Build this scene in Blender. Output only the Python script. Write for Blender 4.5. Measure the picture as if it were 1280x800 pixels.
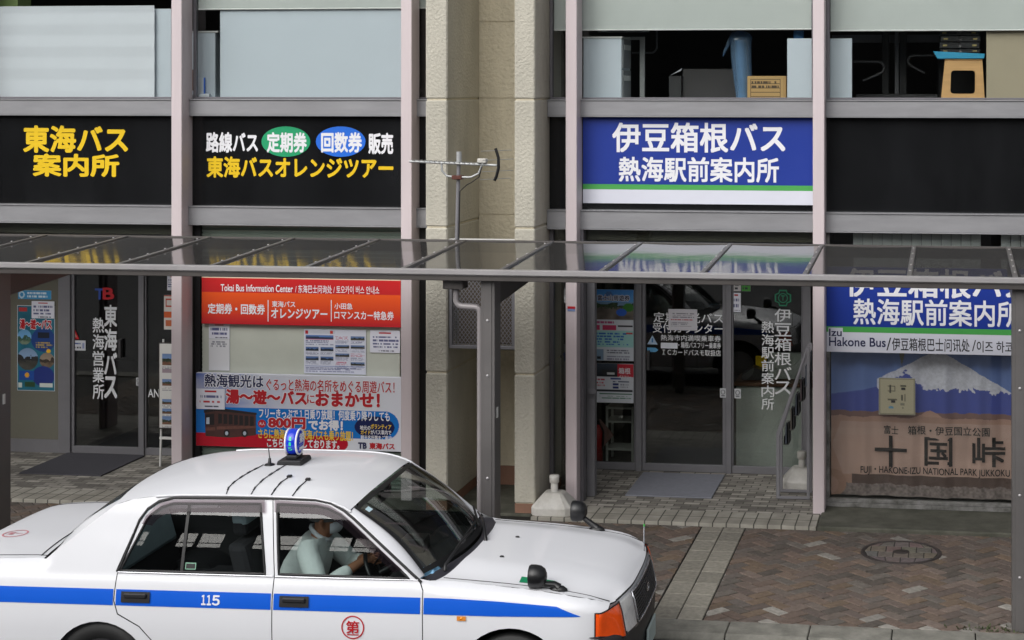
import bpy, bmesh, math, random
import numpy as np
from mathutils import Vector, Matrix, noise
from mathutils.geometry import delaunay_2d_cdt
R = math.radians
random.seed(7)
scene = bpy.context.scene
for o in list(bpy.data.objects):
    bpy.data.objects.remove(o, do_unlink=True)
COL = scene.collection

# ------------------------------------------------------------------ camera
F_PX, CX, CY = 2050.0, 920.0, 105.0          # focal length and principal point in pixels of the 1280 wide photograph
CAM_H, CAM_Y, YAW = 4.0, -15.40, R(7.5)
cam = bpy.data.cameras.new('camera')
cam.sensor_width = 36.0
cam.lens = 36.0 * F_PX / 1280.0
cam.shift_x = -(CX - 640.0) / 1280.0
cam.shift_y = -(400.0 - CY) / 1280.0
cam.clip_start, cam.clip_end = 0.1, 3000.0
camo = bpy.data.objects.new('camera', cam)
COL.objects.link(camo)
camo.location = (0, CAM_Y, CAM_H)
camo.rotation_euler = (R(90), 0, YAW)
scene.camera = camo

# ------------------------------------------------------------------ sky, sun, exposure
SUN_EL, SUN_AZ = R(38), R(203)
w = bpy.data.worlds.new('World'); scene.world = w; w.use_nodes = True
nt = w.node_tree; nt.nodes.clear()
sky = nt.nodes.new('ShaderNodeTexSky'); sky.sky_type = 'NISHITA'; sky.sun_disc = False
sky.sun_elevation = SUN_EL; sky.sun_rotation = SUN_AZ; sky.air_density = 1.0; sky.dust_density = 4.0
hsv = nt.nodes.new('ShaderNodeHueSaturation'); hsv.inputs['Saturation'].default_value = 0.20
bg = nt.nodes.new('ShaderNodeBackground'); bg.inputs['Strength'].default_value = 0.13
wo = nt.nodes.new('ShaderNodeOutputWorld')
nt.links.new(sky.outputs[0], hsv.inputs['Color']); nt.links.new(hsv.outputs[0], bg.inputs[0]); nt.links.new(bg.outputs[0], wo.inputs[0])
sl = bpy.data.lights.new('sun', 'SUN'); sl.energy = 1.8; sl.angle = R(70); sl.color = (1.0, 0.985, 0.975)
so = bpy.data.objects.new('sun', sl); COL.objects.link(so)
sd = Vector((math.sin(SUN_AZ) * math.cos(SUN_EL), math.cos(SUN_AZ) * math.cos(SUN_EL), math.sin(SUN_EL)))   # towards the sun
so.rotation_euler = (-sd).to_track_quat('-Z', 'Y').to_euler(); so.location = (0, -10, 30)
scene.view_settings.view_transform = 'Standard'; scene.view_settings.look = 'None'
scene.view_settings.gamma = 1.0; scene.view_settings.use_curve_mapping = False
scene.view_settings.exposure = 0.17
scene.render.engine = 'CYCLES'
scene.cycles.use_denoising = True
scene.cycles.max_bounces = 10; scene.cycles.transparent_max_bounces = 16
scene.cycles.caustics_reflective = False; scene.cycles.caustics_refractive = False

# ------------------------------------------------------------------ measuring: a pixel of the photograph on a plane Y = const
_ca, _sa = math.cos(YAW), math.sin(YAW)
def at(x, y, Y):
    r = (x - CX) / F_PX; u = -(y - CY) / F_PX
    dx, dy = -_sa + r * _ca, _ca + r * _sa
    t = (Y - CAM_Y) / dy
    return dx * t, CAM_H + u * t
def rect(x0, y0, x1, y1, Y):
    xm, ym = (x0 + x1) / 2, (y0 + y1) / 2
    return at(x0, ym, Y)[0], at(x1, ym, Y)[0], at(xm, y1, Y)[1], at(xm, y0, Y)[1]      # X0 X1 Z0 Z1

# ------------------------------------------------------------------ colour
def lin(v): return v / 12.92 if v <= 0.04045 else ((v + 0.055) / 1.055) ** 2.4
def hx(h):
    if not isinstance(h, str): return tuple(h)
    h = h.lstrip('#'); return tuple(lin(int(h[i:i + 2], 16) / 255) for i in (0, 2, 4))

# ------------------------------------------------------------------ materials
def nodes(m):
    m.use_nodes = True
    return m.node_tree, m.node_tree.nodes['Principled BSDF']
def mat(name, col, rough=0.6, metal=0.0, var=0.12, vs=4.0, bump=0.0, bs=60.0, coat=0.0, spec=0.5, stretch=None, dirt=None, bdist=0.004):
    m = bpy.data.materials.new(name); t, p = nodes(m); N, L = t.nodes, t.links
    c = hx(col)
    p.inputs['Roughness'].default_value = rough; p.inputs['Metallic'].default_value = metal
    p.inputs['Specular IOR Level'].default_value = spec; p.inputs['Coat Weight'].default_value = coat; p.inputs['Coat Roughness'].default_value = 0.04
    p.inputs['Base Color'].default_value = (*c, 1)
    tc = N.new('ShaderNodeTexCoord'); src = tc.outputs['Object']
    if stretch:
        mp = N.new('ShaderNodeMapping'); mp.inputs['Scale'].default_value = stretch; L.new(src, mp.inputs[0]); src = mp.outputs[0]
    if var > 0:
        nz = N.new('ShaderNodeTexNoise'); nz.inputs['Scale'].default_value = vs; nz.inputs['Detail'].default_value = 6; nz.inputs['Roughness'].default_value = 0.65
        L.new(src, nz.inputs['Vector'])
        rp = N.new('ShaderNodeValToRGB'); rp.color_ramp.elements[0].position = 0.3; rp.color_ramp.elements[1].position = 0.72
        d = hx(dirt) if dirt else tuple(x * (1 - var) for x in c)
        rp.color_ramp.elements[0].color = (*d, 1); rp.color_ramp.elements[1].color = (*[min(1, x * (1 + var * 0.6)) for x in c], 1)
        L.new(nz.outputs[0], rp.inputs[0]); L.new(rp.outputs[0], p.inputs['Base Color'])
        mr = N.new('ShaderNodeMapRange'); mr.inputs['To Min'].default_value = max(0.0, rough * 0.85); mr.inputs['To Max'].default_value = min(1, rough * 1.2)
        L.new(nz.outputs[0], mr.inputs[0]); L.new(mr.outputs[0], p.inputs['Roughness'])
    if bump > 0:
        nb = N.new('ShaderNodeTexNoise'); nb.inputs['Scale'].default_value = bs; nb.inputs['Detail'].default_value = 3
        L.new(tc.outputs['Object'], nb.inputs['Vector'])
        b = N.new('ShaderNodeBump'); b.inputs['Strength'].default_value = bump; b.inputs['Distance'].default_value = bdist
        L.new(nb.outputs[0], b.inputs['Height']); L.new(b.outputs[0], p.inputs['Normal'])
    return m
def glass(name, tint, ior=1.45, rough=0.0, wave=0.0, boost=1.0, haze=0.0, sides=2.0, hcol=(0.15, 0.145, 0.14)):
    """thin architectural glass: Fresnel mix of a tinted see-through and a mirror"""
    m = bpy.data.materials.new(name); t, p = nodes(m); N, L = t.nodes, t.links
    N.remove(p); out = N['Material Output']
    tr = N.new('ShaderNodeBsdfTransparent'); tr.inputs[0].default_value = (*hx(tint), 1)
    gl = N.new('ShaderNodeBsdfGlossy'); gl.inputs['Roughness'].default_value = rough; gl.inputs[0].default_value = (boost, boost, boost, 1)
    lw = N.new('ShaderNodeLayerWeight'); lw.inputs['Blend'].default_value = 0.5
    pw = N.new('ShaderNodeMath'); pw.operation = 'POWER'; pw.inputs[1].default_value = 5.0; L.new(lw.outputs['Facing'], pw.inputs[0])
    f0 = ((ior - 1) / (ior + 1)) ** 2 * sides
    fr = N.new('ShaderNodeMapRange'); fr.inputs['To Min'].default_value = f0; fr.inputs['To Max'].default_value = 0.96; L.new(pw.outputs[0], fr.inputs[0])
    mx = N.new('ShaderNodeMixShader')
    under = tr
    if haze > 0:
        df = N.new('ShaderNodeBsdfDiffuse'); df.inputs[0].default_value = (*hx(hcol), 1)
        hm = N.new('ShaderNodeMixShader'); hm.inputs[0].default_value = haze
        L.new(tr.outputs[0], hm.inputs[1]); L.new(df.outputs[0], hm.inputs[2]); under = hm
    if wave > 0:
        tc = N.new('ShaderNodeTexCoord'); nz = N.new('ShaderNodeTexNoise'); nz.inputs['Scale'].default_value = 3.5; nz.inputs['Detail'].default_value = 2
        b = N.new('ShaderNodeBump'); b.inputs['Strength'].default_value = wave; b.inputs['Distance'].default_value = 0.02
        L.new(tc.outputs['Object'], nz.inputs['Vector']); L.new(nz.outputs[0], b.inputs['Height']); L.new(b.outputs[0], gl.inputs['Normal']); L.new(b.outputs[0], lw.inputs['Normal'])
    L.new(fr.outputs[0], mx.inputs[0]); L.new(under.outputs[0], mx.inputs[1]); L.new(gl.outputs[0], mx.inputs[2]); L.new(mx.outputs[0], out.inputs[0])
    return m
def print_mat(name, rough=0.45, attr='print'):
    m = bpy.data.materials.new(name); t, p = nodes(m); N, L = t.nodes, t.links
    a = N.new('ShaderNodeAttribute'); a.attribute_name = attr; L.new(a.outputs['Color'], p.inputs['Base Color'])
    p.inputs['Roughness'].default_value = rough
    return m

# ------------------------------------------------------------------ mesh builder
class MB:
    def __init__(s): s.v = []; s.f = []; s.m = []; s.sm = []; s.norm = {}
    def add(s, vs, fs, m=0, smooth=False):
        k = len(s.v); s.v += [tuple(p) for p in vs]
        for f in fs: s.f.append(tuple(i + k for i in f)); s.m.append(m); s.sm.append(smooth)
        return s
    def box(s, x0, x1, y0, y1, z0, z1, m=0):
        x0, x1 = min(x0, x1), max(x0, x1); y0, y1 = min(y0, y1), max(y0, y1); z0, z1 = min(z0, z1), max(z0, z1)
        vs = [(x, y, z) for z in (z0, z1) for y in (y0, y1) for x in (x0, x1)]
        return s.add(vs, [(0, 2, 3, 1), (4, 5, 7, 6), (0, 1, 5, 4), (2, 6, 7, 3), (0, 4, 6, 2), (1, 3, 7, 5)], m)
    def prism(s, pts, a, b, fn, m=0, smooth=False):
        """polygon pts (2-D, counter-clockwise seen from b) between depth a and b; fn(u, v, d) -> xyz"""
        n = len(pts)
        vs = [fn(u, v, a) for u, v in pts] + [fn(u, v, b) for u, v in pts]
        s.add(vs, [tuple(range(n))[::-1], tuple(range(n, 2 * n))], m)
        return s.add(vs, [(i, (i + 1) % n, n + (i + 1) % n, n + i) for i in range(n)], m, smooth)
    def tube(s, pts, r, n=8, m=0, closed=False, caps=True, smooth=True):
        pts = [Vector(p) for p in pts]; k = len(pts)
        rs = r if isinstance(r, (list, tuple)) else [r] * k
        vs, prev = [], None
        for i, p in enumerate(pts):
            a = pts[(i - 1) % k] if (closed or i > 0) else p
            b = pts[(i + 1) % k] if (closed or i < k - 1) else p
            t = (b - a).normalized()
            if prev is None:
                q = Vector((0, 0, 1)) if abs(t.z) < 0.9 else Vector((1, 0, 0)); u = t.cross(q).normalized()
            else:
                u = (prev - t * prev.dot(t)).normalized()
            prev = u; v = t.cross(u)
            for j in range(n):
                g = 2 * math.pi * j / n; vs.append(p + (u * math.cos(g) + v * math.sin(g)) * rs[i])
        fs = []
        for i in range(k if closed else k - 1):
            for j in range(n):
                a, b = i * n + j, i * n + (j + 1) % n; c, d = ((i + 1) % k) * n + (j + 1) % n, ((i + 1) % k) * n + j
                fs.append((a, b, c, d))
        s.add(vs, fs, m, smooth)
        if caps and not closed:
            s.add(vs[:n], [tuple(range(n))[::-1]], m); s.add(vs[-n:], [tuple(range(n))], m)
        return s
    def lathe(s, prof, fn, n=24, m=0, smooth=True):
        """prof: (r, h); fn(a, b, h) -> xyz"""
        vs = [fn(r * math.cos(2 * math.pi * j / n), r * math.sin(2 * math.pi * j / n), h) for r, h in prof for j in range(n)]
        fs = [(i * n + j, i * n + (j + 1) % n, (i + 1) * n + (j + 1) % n, (i + 1) * n + j) for i in range(len(prof) - 1) for j in range(n)]
        return s.add(vs, fs, m, smooth)
    def grid(s, fn, nu, nv, m=0, smooth=True, flip=False):
        vs = [fn(i / nu, j / nv) for j in range(nv + 1) for i in range(nu + 1)]
        fs = []
        for j in range(nv):
            for i in range(nu):
                a = j * (nu + 1) + i; q = (a, a + 1, a + nu + 2, a + nu + 1); fs.append(q[::-1] if flip else q)
        return s.add(vs, fs, m, smooth)
LOCAL = set()       # roots whose parts are written in the root's own frame
def link(name, me, mats, parent):
    mats = mats if isinstance(mats, (list, tuple)) else [mats]
    for m in mats: me.materials.append(m)
    o = bpy.data.objects.new(name, me); COL.objects.link(o)
    if parent is not None:
        o.parent = parent
        if parent.type == 'EMPTY' and parent.name not in LOCAL: o.matrix_parent_inverse = parent.matrix_basis.inverted()
    return o
def build(name, b, mats, parent=None, bev=0.0, seg=1, centre=True):
    me = bpy.data.meshes.new(name)
    vs = b.v; off = None
    if parent is None and centre and vs:
        xs, ys, zs = zip(*vs); off = ((min(xs) + max(xs)) / 2, (min(ys) + max(ys)) / 2, min(zs))
        vs = [(x - off[0], y - off[1], z - off[2]) for x, y, z in vs]
    me.from_pydata(vs, [], b.f)
    me.polygons.foreach_set('material_index', b.m); me.polygons.foreach_set('use_smooth', b.sm)
    if bev > 0:
        bm = bmesh.new(); bm.from_mesh(me); bmesh.ops.remove_doubles(bm, verts=bm.verts, dist=1e-6)
        es = [e for e in bm.edges if len(e.link_faces) == 2 and e.calc_face_angle(0) > 0.6]
        bmesh.ops.bevel(bm, geom=es, offset=bev, segments=seg, affect='EDGES', clamp_overlap=True, profile=0.5)
        bm.to_mesh(me); bm.free()
    me.update()
    if b.norm and bev <= 0:
        me.normals_split_custom_set_from_vertices([b.norm.get(i) or tuple(v.normal) for i, v in enumerate(me.vertices)])
    o = link(name, me, mats, parent)
    if off: o.location = off
    return o
def tag(o, label=None, cat=None, group=None, kind=None):
    if label: o['label'] = label
    if cat: o['category'] = cat
    if group: o['group'] = group
    if kind: o['kind'] = kind
    return o
def thing(name, label, cat, loc=(0, 0, 0), group=None, rz=0.0, local=False):
    o = bpy.data.objects.new(name, None); COL.objects.link(o); o.empty_display_size = 0.2
    o.location = loc; o.rotation_euler = (0, 0, rz)
    if local: LOCAL.add(o.name)
    return tag(o, label, cat, group)
def copy_tree(o, parent=None):
    c = o.copy(); COL.objects.link(c)
    if parent is not None: c.parent = parent
    for ch in [x for x in COL.objects if x.parent == o]: copy_tree(ch, c)
    return c

# ------------------------------------------------------------------ lettering
_gc = {}
def glyphs(body, bold=0.0, ext=0.0, res=3):
    k = (body, bold, ext, res)
    if k not in _gc:
        c = bpy.data.curves.new('t', 'FONT'); c.body = body; c.resolution_u = res; c.offset = bold; c.extrude = ext
        o = bpy.data.objects.new('t', c); me = bpy.data.meshes.new_from_object(o)
        _gc[k] = ([tuple(v.co) for v in me.vertices], [tuple(p.vertices) for p in me.polygons])
        bpy.data.objects.remove(o); bpy.data.curves.remove(c); bpy.data.meshes.remove(me)
    return _gc[k]
def put_text(b, body, x0, x1, z0, z1, fn, bold=0.0, ext=0.0, res=3, m=0):
    """writing stretched to the box; heavier strokes are several thin layers of the same glyphs set a little apart"""
    vs, fs = glyphs(body, 0.0, 0.0, res)
    if not vs: return
    us = [v[0] for v in vs]; ws = [v[1] for v in vs]; u0, u1, w0, w1 = min(us), max(us), min(ws), max(ws)
    kx, kz = (x1 - x0) / max(u1 - u0, 1e-6), (z1 - z0) / max(w1 - w0, 1e-6)
    if bold <= 0.004: sh = [(0, 0)]
    elif bold < 0.035: sh = [(math.cos(a) * bold, math.sin(a) * bold) for a in (.785, 2.356, 3.927, 5.498)]
    else: sh = [(0, 0)] + [(math.cos(a * .7854) * bold, math.sin(a * .7854) * bold) for a in range(8)]
    for i, (dx, dz) in enumerate(sh):
        b.add([fn(x0 + (u - u0) * kx + dx * kx, z0 + (q - w0) * kz + dz * kz, i) for u, q, d in vs], fs, m)
def text(par, body, px, Y, m, bold=0.02, depth=0.0, name='lettering', res=3):
    """a line of writing filling the pixel box px = (x0, y0, x1, y1) of the photograph on the plane Y"""
    X0, X1, Z0, Z1 = rect(*px, Y)
    b = MB(); put_text(b, body, X0, X1, Z0, Z1, lambda u, v, d: (u, Y - d * .00012, v), bold, 0, res)
    return build(name, b, m, par)
def vtext(par, body, px, Y, m, bold=0.02, gap=0.12, name='lettering'):
    X0, X1, Z0, Z1 = rect(*px, Y); n = len(body); h = (Z1 - Z0) / n; b = MB()
    for i, ch in enumerate(body):
        zt = Z1 - i * h
        sx = 0.0
        put_text(b, ch, X0 + sx, X1 - sx, zt - h * (1 - gap / 2), zt - h * gap / 2, lambda u, v, d: (u, Y - d * .00012, v), bold)
    return build(name, b, m, par)

# ------------------------------------------------------------------ printed surfaces
class Canvas:
    def __init__(s, w, h, bg='#ffffff', seed=1):
        s.w, s.h = w, h; s.a = np.zeros((h, w, 3)); s.a[:] = hx(bg); s.r = np.random.RandomState(seed)
        s.Y, s.X = np.mgrid[0:h, 0:w]; s.U = (s.X + .5) / w; s.V = (s.Y + .5) / h      # V runs down
    def mask(s, m, c): s.a[m] = hx(c); return s
    def rect(s, x0, y0, x1, y1, c): return s.mask((s.U >= x0) & (s.U < x1) & (s.V >= y0) & (s.V < y1), c)
    def ell(s, x, y, rx, ry, c): return s.mask(((s.U - x) / rx) ** 2 + ((s.V - y) / ry) ** 2 < 1, c)
    def grad(s, x0, y0, x1, y1, c0, c1):
        m = (s.U >= x0) & (s.U < x1) & (s.V >= y0) & (s.V < y1); t = ((s.V - y0) / (y1 - y0))[..., None]
        g = np.array(hx(c0)) * (1 - t) + np.array(hx(c1)) * t; s.a[m] = g[m]; return s
    def lines(s, x0, y0, x1, y1, n, c, fill=0.85):
        """n rows of tiny unreadable print"""
        h = (y1 - y0) / n
        for i in range(n):
            x = x0; end = x1 - (x1 - x0) * s.r.rand() * 0.25
            while x < end:
                l = (x1 - x0) * (0.02 + 0.05 * s.r.rand())
                if s.r.rand() < fill: s.rect(x, y0 + h * i + h * .2, min(x + l, x1), y0 + h * i + h * .75, c)
                x += l * 1.15
        return s
    def field(s, n, m):
        g = s.r.rand(n + 1, m + 1); yy = s.V * n; xx = s.U * m; i = np.clip(yy.astype(int), 0, n - 1); j = np.clip(xx.astype(int), 0, m - 1)
        fy = yy - i; fx = xx - j
        return g[i, j] * (1 - fy) * (1 - fx) + g[i + 1, j] * fy * (1 - fx) + g[i, j + 1] * (1 - fy) * fx + g[i + 1, j + 1] * fy * fx
    def photo(s, x0, y0, x1, y1, sky='#7fa8d8', mid='#3b4a35', low='#6d6255', horizon=.45, ell=False):
        m = (s.U >= x0) & (s.U < x1) & (s.V >= y0) & (s.V < y1)
        if ell: m = ((s.U - (x0 + x1) / 2) / ((x1 - x0) / 2)) ** 2 + ((s.V - (y0 + y1) / 2) / ((y1 - y0) / 2)) ** 2 < 1
        v = (s.V - y0) / (y1 - y0); k = 6
        n1 = s.field(int(k / (y1 - y0)) + 1, int(k / (x1 - x0)) + 1); n2 = s.field(int(3 * k / (y1 - y0)) + 1, int(3 * k / (x1 - x0)) + 1)
        img = np.zeros_like(s.a); img[:] = hx(sky); img = img * (0.8 + 0.5 * v[..., None])
        a = v > horizon + (n1 - .5) * .35; img[a] = (np.array(hx(mid))[None] * (0.4 + 1.3 * n2[a][:, None]))
        b = v > horizon + .25 + (n2 - .5) * .2; img[b] = (np.array(hx(low))[None] * (0.5 + 1.0 * n1[b][:, None]))
        s.a[m] = img[m]; return s
    def mesh(s, name, fn, m, parent=None):
        """fn(u, v) -> xyz, v running up; one vertex per printed dot"""
        w, h = s.w, s.h
        me = bpy.data.meshes.new(name)
        vs = [fn(i / (w - 1), 1 - j / (h - 1)) for j in range(h) for i in range(w)]
        off = None
        if parent is None:
            q = np.array(vs); off = ((q[:, 0].min() + q[:, 0].max()) / 2, (q[:, 1].min() + q[:, 1].max()) / 2, q[:, 2].min()); vs = (q - np.array(off)).tolist()
        fs = [(j * w + i, (j + 1) * w + i, (j + 1) * w + i + 1, j * w + i + 1) for j in range(h - 1) for i in range(w - 1)]
        me.from_pydata(vs, [], fs)
        ca = me.color_attributes.new('print', 'FLOAT_COLOR', 'POINT')
        ca.data.foreach_set('color', np.concatenate([np.clip(s.a, 0, 1).reshape(-1, 3), np.ones((w * h, 1))], 1).astype(np.float32).ravel())
        me.polygons.foreach_set('use_smooth', [True] * len(fs)); me.update()
        o = link(name, me, m, parent)
        if off: o.location = off
        return o
def flat(X0, X1, Z0, Z1, Y): return lambda u, v: (X0 + (X1 - X0) * u, Y, Z0 + (Z1 - Z0) * v)
# ------------------------------------------------------------------ palette
M = {}
M['pink'] = mat('pink painted metal', '#ccc0c2', 0.45, var=0.06, vs=1.5, stretch=(6, 6, .6))
M['alu'] = mat('grey aluminium ledge', '#929295', 0.42, metal=0.25, var=0.12, vs=2.0, stretch=(1, 1, 5))
M['alu_dark'] = mat('dull aluminium frame', '#77757a', 0.38, metal=0.5, var=0.1, vs=3)
M['frame_grey'] = mat('grey door frame', '#828185', 0.4, metal=0.35, var=0.08)
M['black_frame'] = mat('black frame', '#1d1d1e', 0.5, var=0.1)
M['spandrel'] = mat('black spandrel board', '#17181a', 0.2, var=0.45, vs=1.6, spec=0.4, stretch=(1, 1, .35))
M['stucco'] = mat('cream sprayed stucco', '#bdb9ac', 0.9, var=0.16, vs=2.6, stretch=(1, 1, .3), bump=0.9, bs=38, bdist=0.012, spec=0.2)
M['stucco_tan'] = mat('tan sprayed stucco', '#cbc2ab', 0.92, var=0.2, vs=2.4, stretch=(1, 1, .3), bump=0.9, bs=26, bdist=0.016, spec=0.2)
M['plinth'] = mat('brown painted plinth', '#8d6a58', 0.8, var=0.2, vs=5)
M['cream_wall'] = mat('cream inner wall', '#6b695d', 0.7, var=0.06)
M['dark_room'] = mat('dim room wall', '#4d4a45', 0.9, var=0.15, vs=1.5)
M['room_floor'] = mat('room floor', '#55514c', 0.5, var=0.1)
M['white_board'] = mat('white board', '#c5ced6', 0.55, var=0.03, vs=1.2)
M['white_paper'] = mat('white paper', '#d8dce2', 0.7, var=0.04, vs=2)
M['white_metal'] = mat('white painted metal', '#d3d3d0', 0.45, var=0.05)
M['grey_metal'] = mat('grey painted metal', '#7d7c80', 0.5, var=0.08)
M['dark_grey'] = mat('dark grey metal', '#4a494a', 0.45, metal=0.3, var=0.1)
M['blind'] = mat('pale grey green blind', '#bfc4c0', 0.75, var=0.04, vs=3)
M['shutter'] = mat('grey green shutter', '#8d9a90', 0.55, var=0.12, vs=3)
M['concrete'] = mat('weathered concrete', '#5b5a51', 0.9, var=0.35, vs=5, bump=0.4, bs=120, dirt='#3f4036')
M['kerb'] = mat('kerb concrete', '#85837b', 0.88, var=0.2, vs=7, bump=0.35, bs=160, dirt='#62615a')
M['asphalt'] = mat('asphalt', '#3b3b3d', 0.9, var=0.25, vs=30, bump=0.5, bs=250)
M['joint'] = mat('mossy joint soil', '#211f1a', 0.95, var=0.35, vs=14, bump=0.5, bs=150)
M['yellow'] = mat('yellow lettering', '#e6bf00', 0.45, var=0.04)
M['white_ink'] = mat('white lettering', '#e6e6ea', 0.45, var=0.03)
M['soft_white_ink'] = mat('white vinyl lettering', '#d6d8da', 0.5, var=0.03)
M['black_ink'] = mat('black ink', '#1a1a22', 0.5, var=0.0)
M['navy_ink'] = mat('navy ink', '#20264f', 0.5, var=0.0)
M['red_ink'] = mat('red ink', '#b5121f', 0.5, var=0.0)
M['yellow_ink'] = mat('yellow ink', '#e8c23a', 0.5, var=0.0)
M['green_ell'] = mat('green sign oval', '#159a66', 0.4, var=0.04)
M['blue_ell'] = mat('blue sign oval', '#1768d6', 0.4, var=0.04)
M['sign_blue'] = mat('royal blue sign', '#1c3690', 0.35, var=0.04)
M['sign_green'] = mat('green sign stripe', '#4aa24f', 0.4, var=0.04)
M['sign_white'] = mat('white sign ground', '#d5d7e2', 0.4, var=0.03)
M['print'] = print_mat('printed surface')
M['print_gloss'] = print_mat('printed glossy surface', 0.25)
M['clear'] = glass('shop window glass', (0.95, 0.965, 0.96), 1.45, sides=1.3)
M['door_glass'] = glass('dim door glass', (0.80, 0.82, 0.80), 1.5, sides=1.6)
M['smoke_roof'] = glass('smoky canopy sheet', (0.17, 0.165, 0.165), 1.5, 0.08, wave=0.05, haze=0.32, boost=0.85)
M['canopy'] = mat('bronze grey canopy metal', '#6f6c6b', 0.42, metal=0.45, var=0.1, vs=2)
M['canopy_light'] = mat('pale canopy trim', '#aaa7a8', 0.4, metal=0.4, var=0.08)
M['canopy_dark'] = mat('dark canopy metal', '#565250', 0.45, metal=0.4, var=0.1)
M['pipe'] = mat('grey drain pipe', '#928d8e', 0.45, metal=0.2, var=0.1)
M['mat_grey'] = mat('grey door mat', '#83858e', 0.95, var=0.12, vs=20, bump=0.4, bs=300)
M['mat_dark'] = mat('dark door mat', '#47464c', 0.95, var=0.12, vs=20, bump=0.4, bs=300)
M['rust'] = mat('cast iron', '#413b39', 0.6, metal=0.4, var=0.25, vs=18, bump=0.4, bs=90)
M['black_plastic'] = mat('black plastic', '#141416', 0.35, var=0.1)
M['white_plastic'] = mat('dirty white plastic', '#d3d1cc', 0.5, var=0.1, vs=6, dirt='#b5b2aa')
M['wood'] = mat('pale plywood', '#c79c66', 0.5, var=0.15, vs=3, stretch=(1, 1, 9))
M['cardboard'] = mat('brown cardboard', '#b08d5c', 0.8, var=0.08, vs=6)
M['cyan'] = mat('cyan plastic tray', '#2a8fb4', 0.45, var=0.05)
M['tan_board'] = mat('beige board', '#a59a83', 0.7, var=0.05)
M['blue_film'] = glass('blue plastic film', (0.45, 0.66, 0.90), 1.35, 0.15, haze=0.30, hcol='#86a6c4')
M['silver'] = mat('brushed silver', '#b4b6b6', 0.4, metal=0.4, var=0.08)
M['red'] = mat('red enamel', '#b02024', 0.35, var=0.06)
M['green_box'] = mat('pale green box', '#93a96a', 0.6, var=0.08)
M['brown_box'] = mat('brown box', '#6d4a35', 0.7, var=0.1)

def tiles_mat(name, cols, sx, sy, gap, offset=0.5, rough=0.75, mortar='#5a5850', bias=0.0, mort=0.03):
    m = bpy.data.materials.new(name); t, p = nodes(m); N, L = t.nodes, t.links
    tc = N.new('ShaderNodeTexCoord'); bt = N.new('ShaderNodeTexBrick')
    bt.inputs['Scale'].default_value = 1.0; bt.inputs['Brick Width'].default_value = sx; bt.inputs['Row Height'].default_value = sy
    bt.inputs['Mortar Size'].default_value = gap; bt.offset = offset; bt.inputs['Bias'].default_value = bias
    bt.inputs['Color1'].default_value = (*hx(cols[0]), 1); bt.inputs['Color2'].default_value = (*hx(cols[1]), 1); bt.inputs['Mortar'].default_value = (*hx(mortar), 1)
    nz = N.new('ShaderNodeTexNoise'); nz.inputs['Scale'].default_value = 6; nz.inputs['Detail'].default_value = 6
    mx = N.new('ShaderNodeMix'); mx.data_type = 'RGBA'; mx.blend_type = 'MULTIPLY'; mx.inputs['Factor'].default_value = 0.6
    rp = N.new('ShaderNodeValToRGB'); rp.color_ramp.elements[0].color = (.55, .55, .52, 1); rp.color_ramp.elements[1].color = (1.1, 1.1, 1.1, 1); rp.color_ramp.elements[0].position = .3; rp.color_ramp.elements[1].position = .7
    L.new(tc.outputs['Object'], bt.inputs['Vector']); L.new(tc.outputs['Object'], nz.inputs['Vector'])
    L.new(nz.outputs[0], rp.inputs[0]); L.new(bt.outputs['Color'], mx.inputs['A']); L.new(rp.outputs[0], mx.inputs['B']); L.new(mx.outputs['Result'], p.inputs['Base Color'])
    b = N.new('ShaderNodeBump'); b.inputs['Strength'].default_value = 0.5; b.inputs['Distance'].default_value = 0.004; b.invert = True
    L.new(bt.outputs['Fac'], b.inputs['Height']); L.new(b.outputs[0], p.inputs['Normal'])
    p.inputs['Roughness'].default_value = rough
    return m
M['tile_mixed'] = tiles_mat('mixed grey floor tiles', ('#b3aea5', '#6a6661'), 0.16, 0.08, 0.006)
M['tile_pale'] = tiles_mat('pale step tiles', ('#a9a59b', '#9d998f'), 0.125, 0.4, 0.006, offset=0.0, mortar='#48463f')

def struct(name, b, mats, bev=0.0):
    return tag(build(name, b, mats, None, bev), kind='structure')

# ------------------------------------------------------------------ ground
b = MB(); b.add([(-400, -400, -.05), (400, -400, -.05), (400, -3.86, -.05), (-400, -3.86, -.05)], [(0, 1, 2, 3)]); struct('road', b, M['asphalt'])
b = MB(); b.box(-60, 60, -3.86, -3.634, -.25, -.042); struct('gutter', b, M['kerb'])
b = MB()
x = -60.03
while x < 60:
    b.prism([(-3.63, -.25), (-3.31, -.25), (-3.31, .004), (-3.58, .002), (-3.63, -.03)], x + .004, x + .598, lambda u, v, d: (d, u, v)); x += .602
struct('kerb', b, M['kerb'], 0.006)
b = MB(); b.add([(-60, -3.3, -.012), (60, -3.3, -.012), (60, -.2, -.012), (-60, -.2, -.012)], [(0, 1, 2, 3)]); struct('paving_bed', b, M['joint'])
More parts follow.
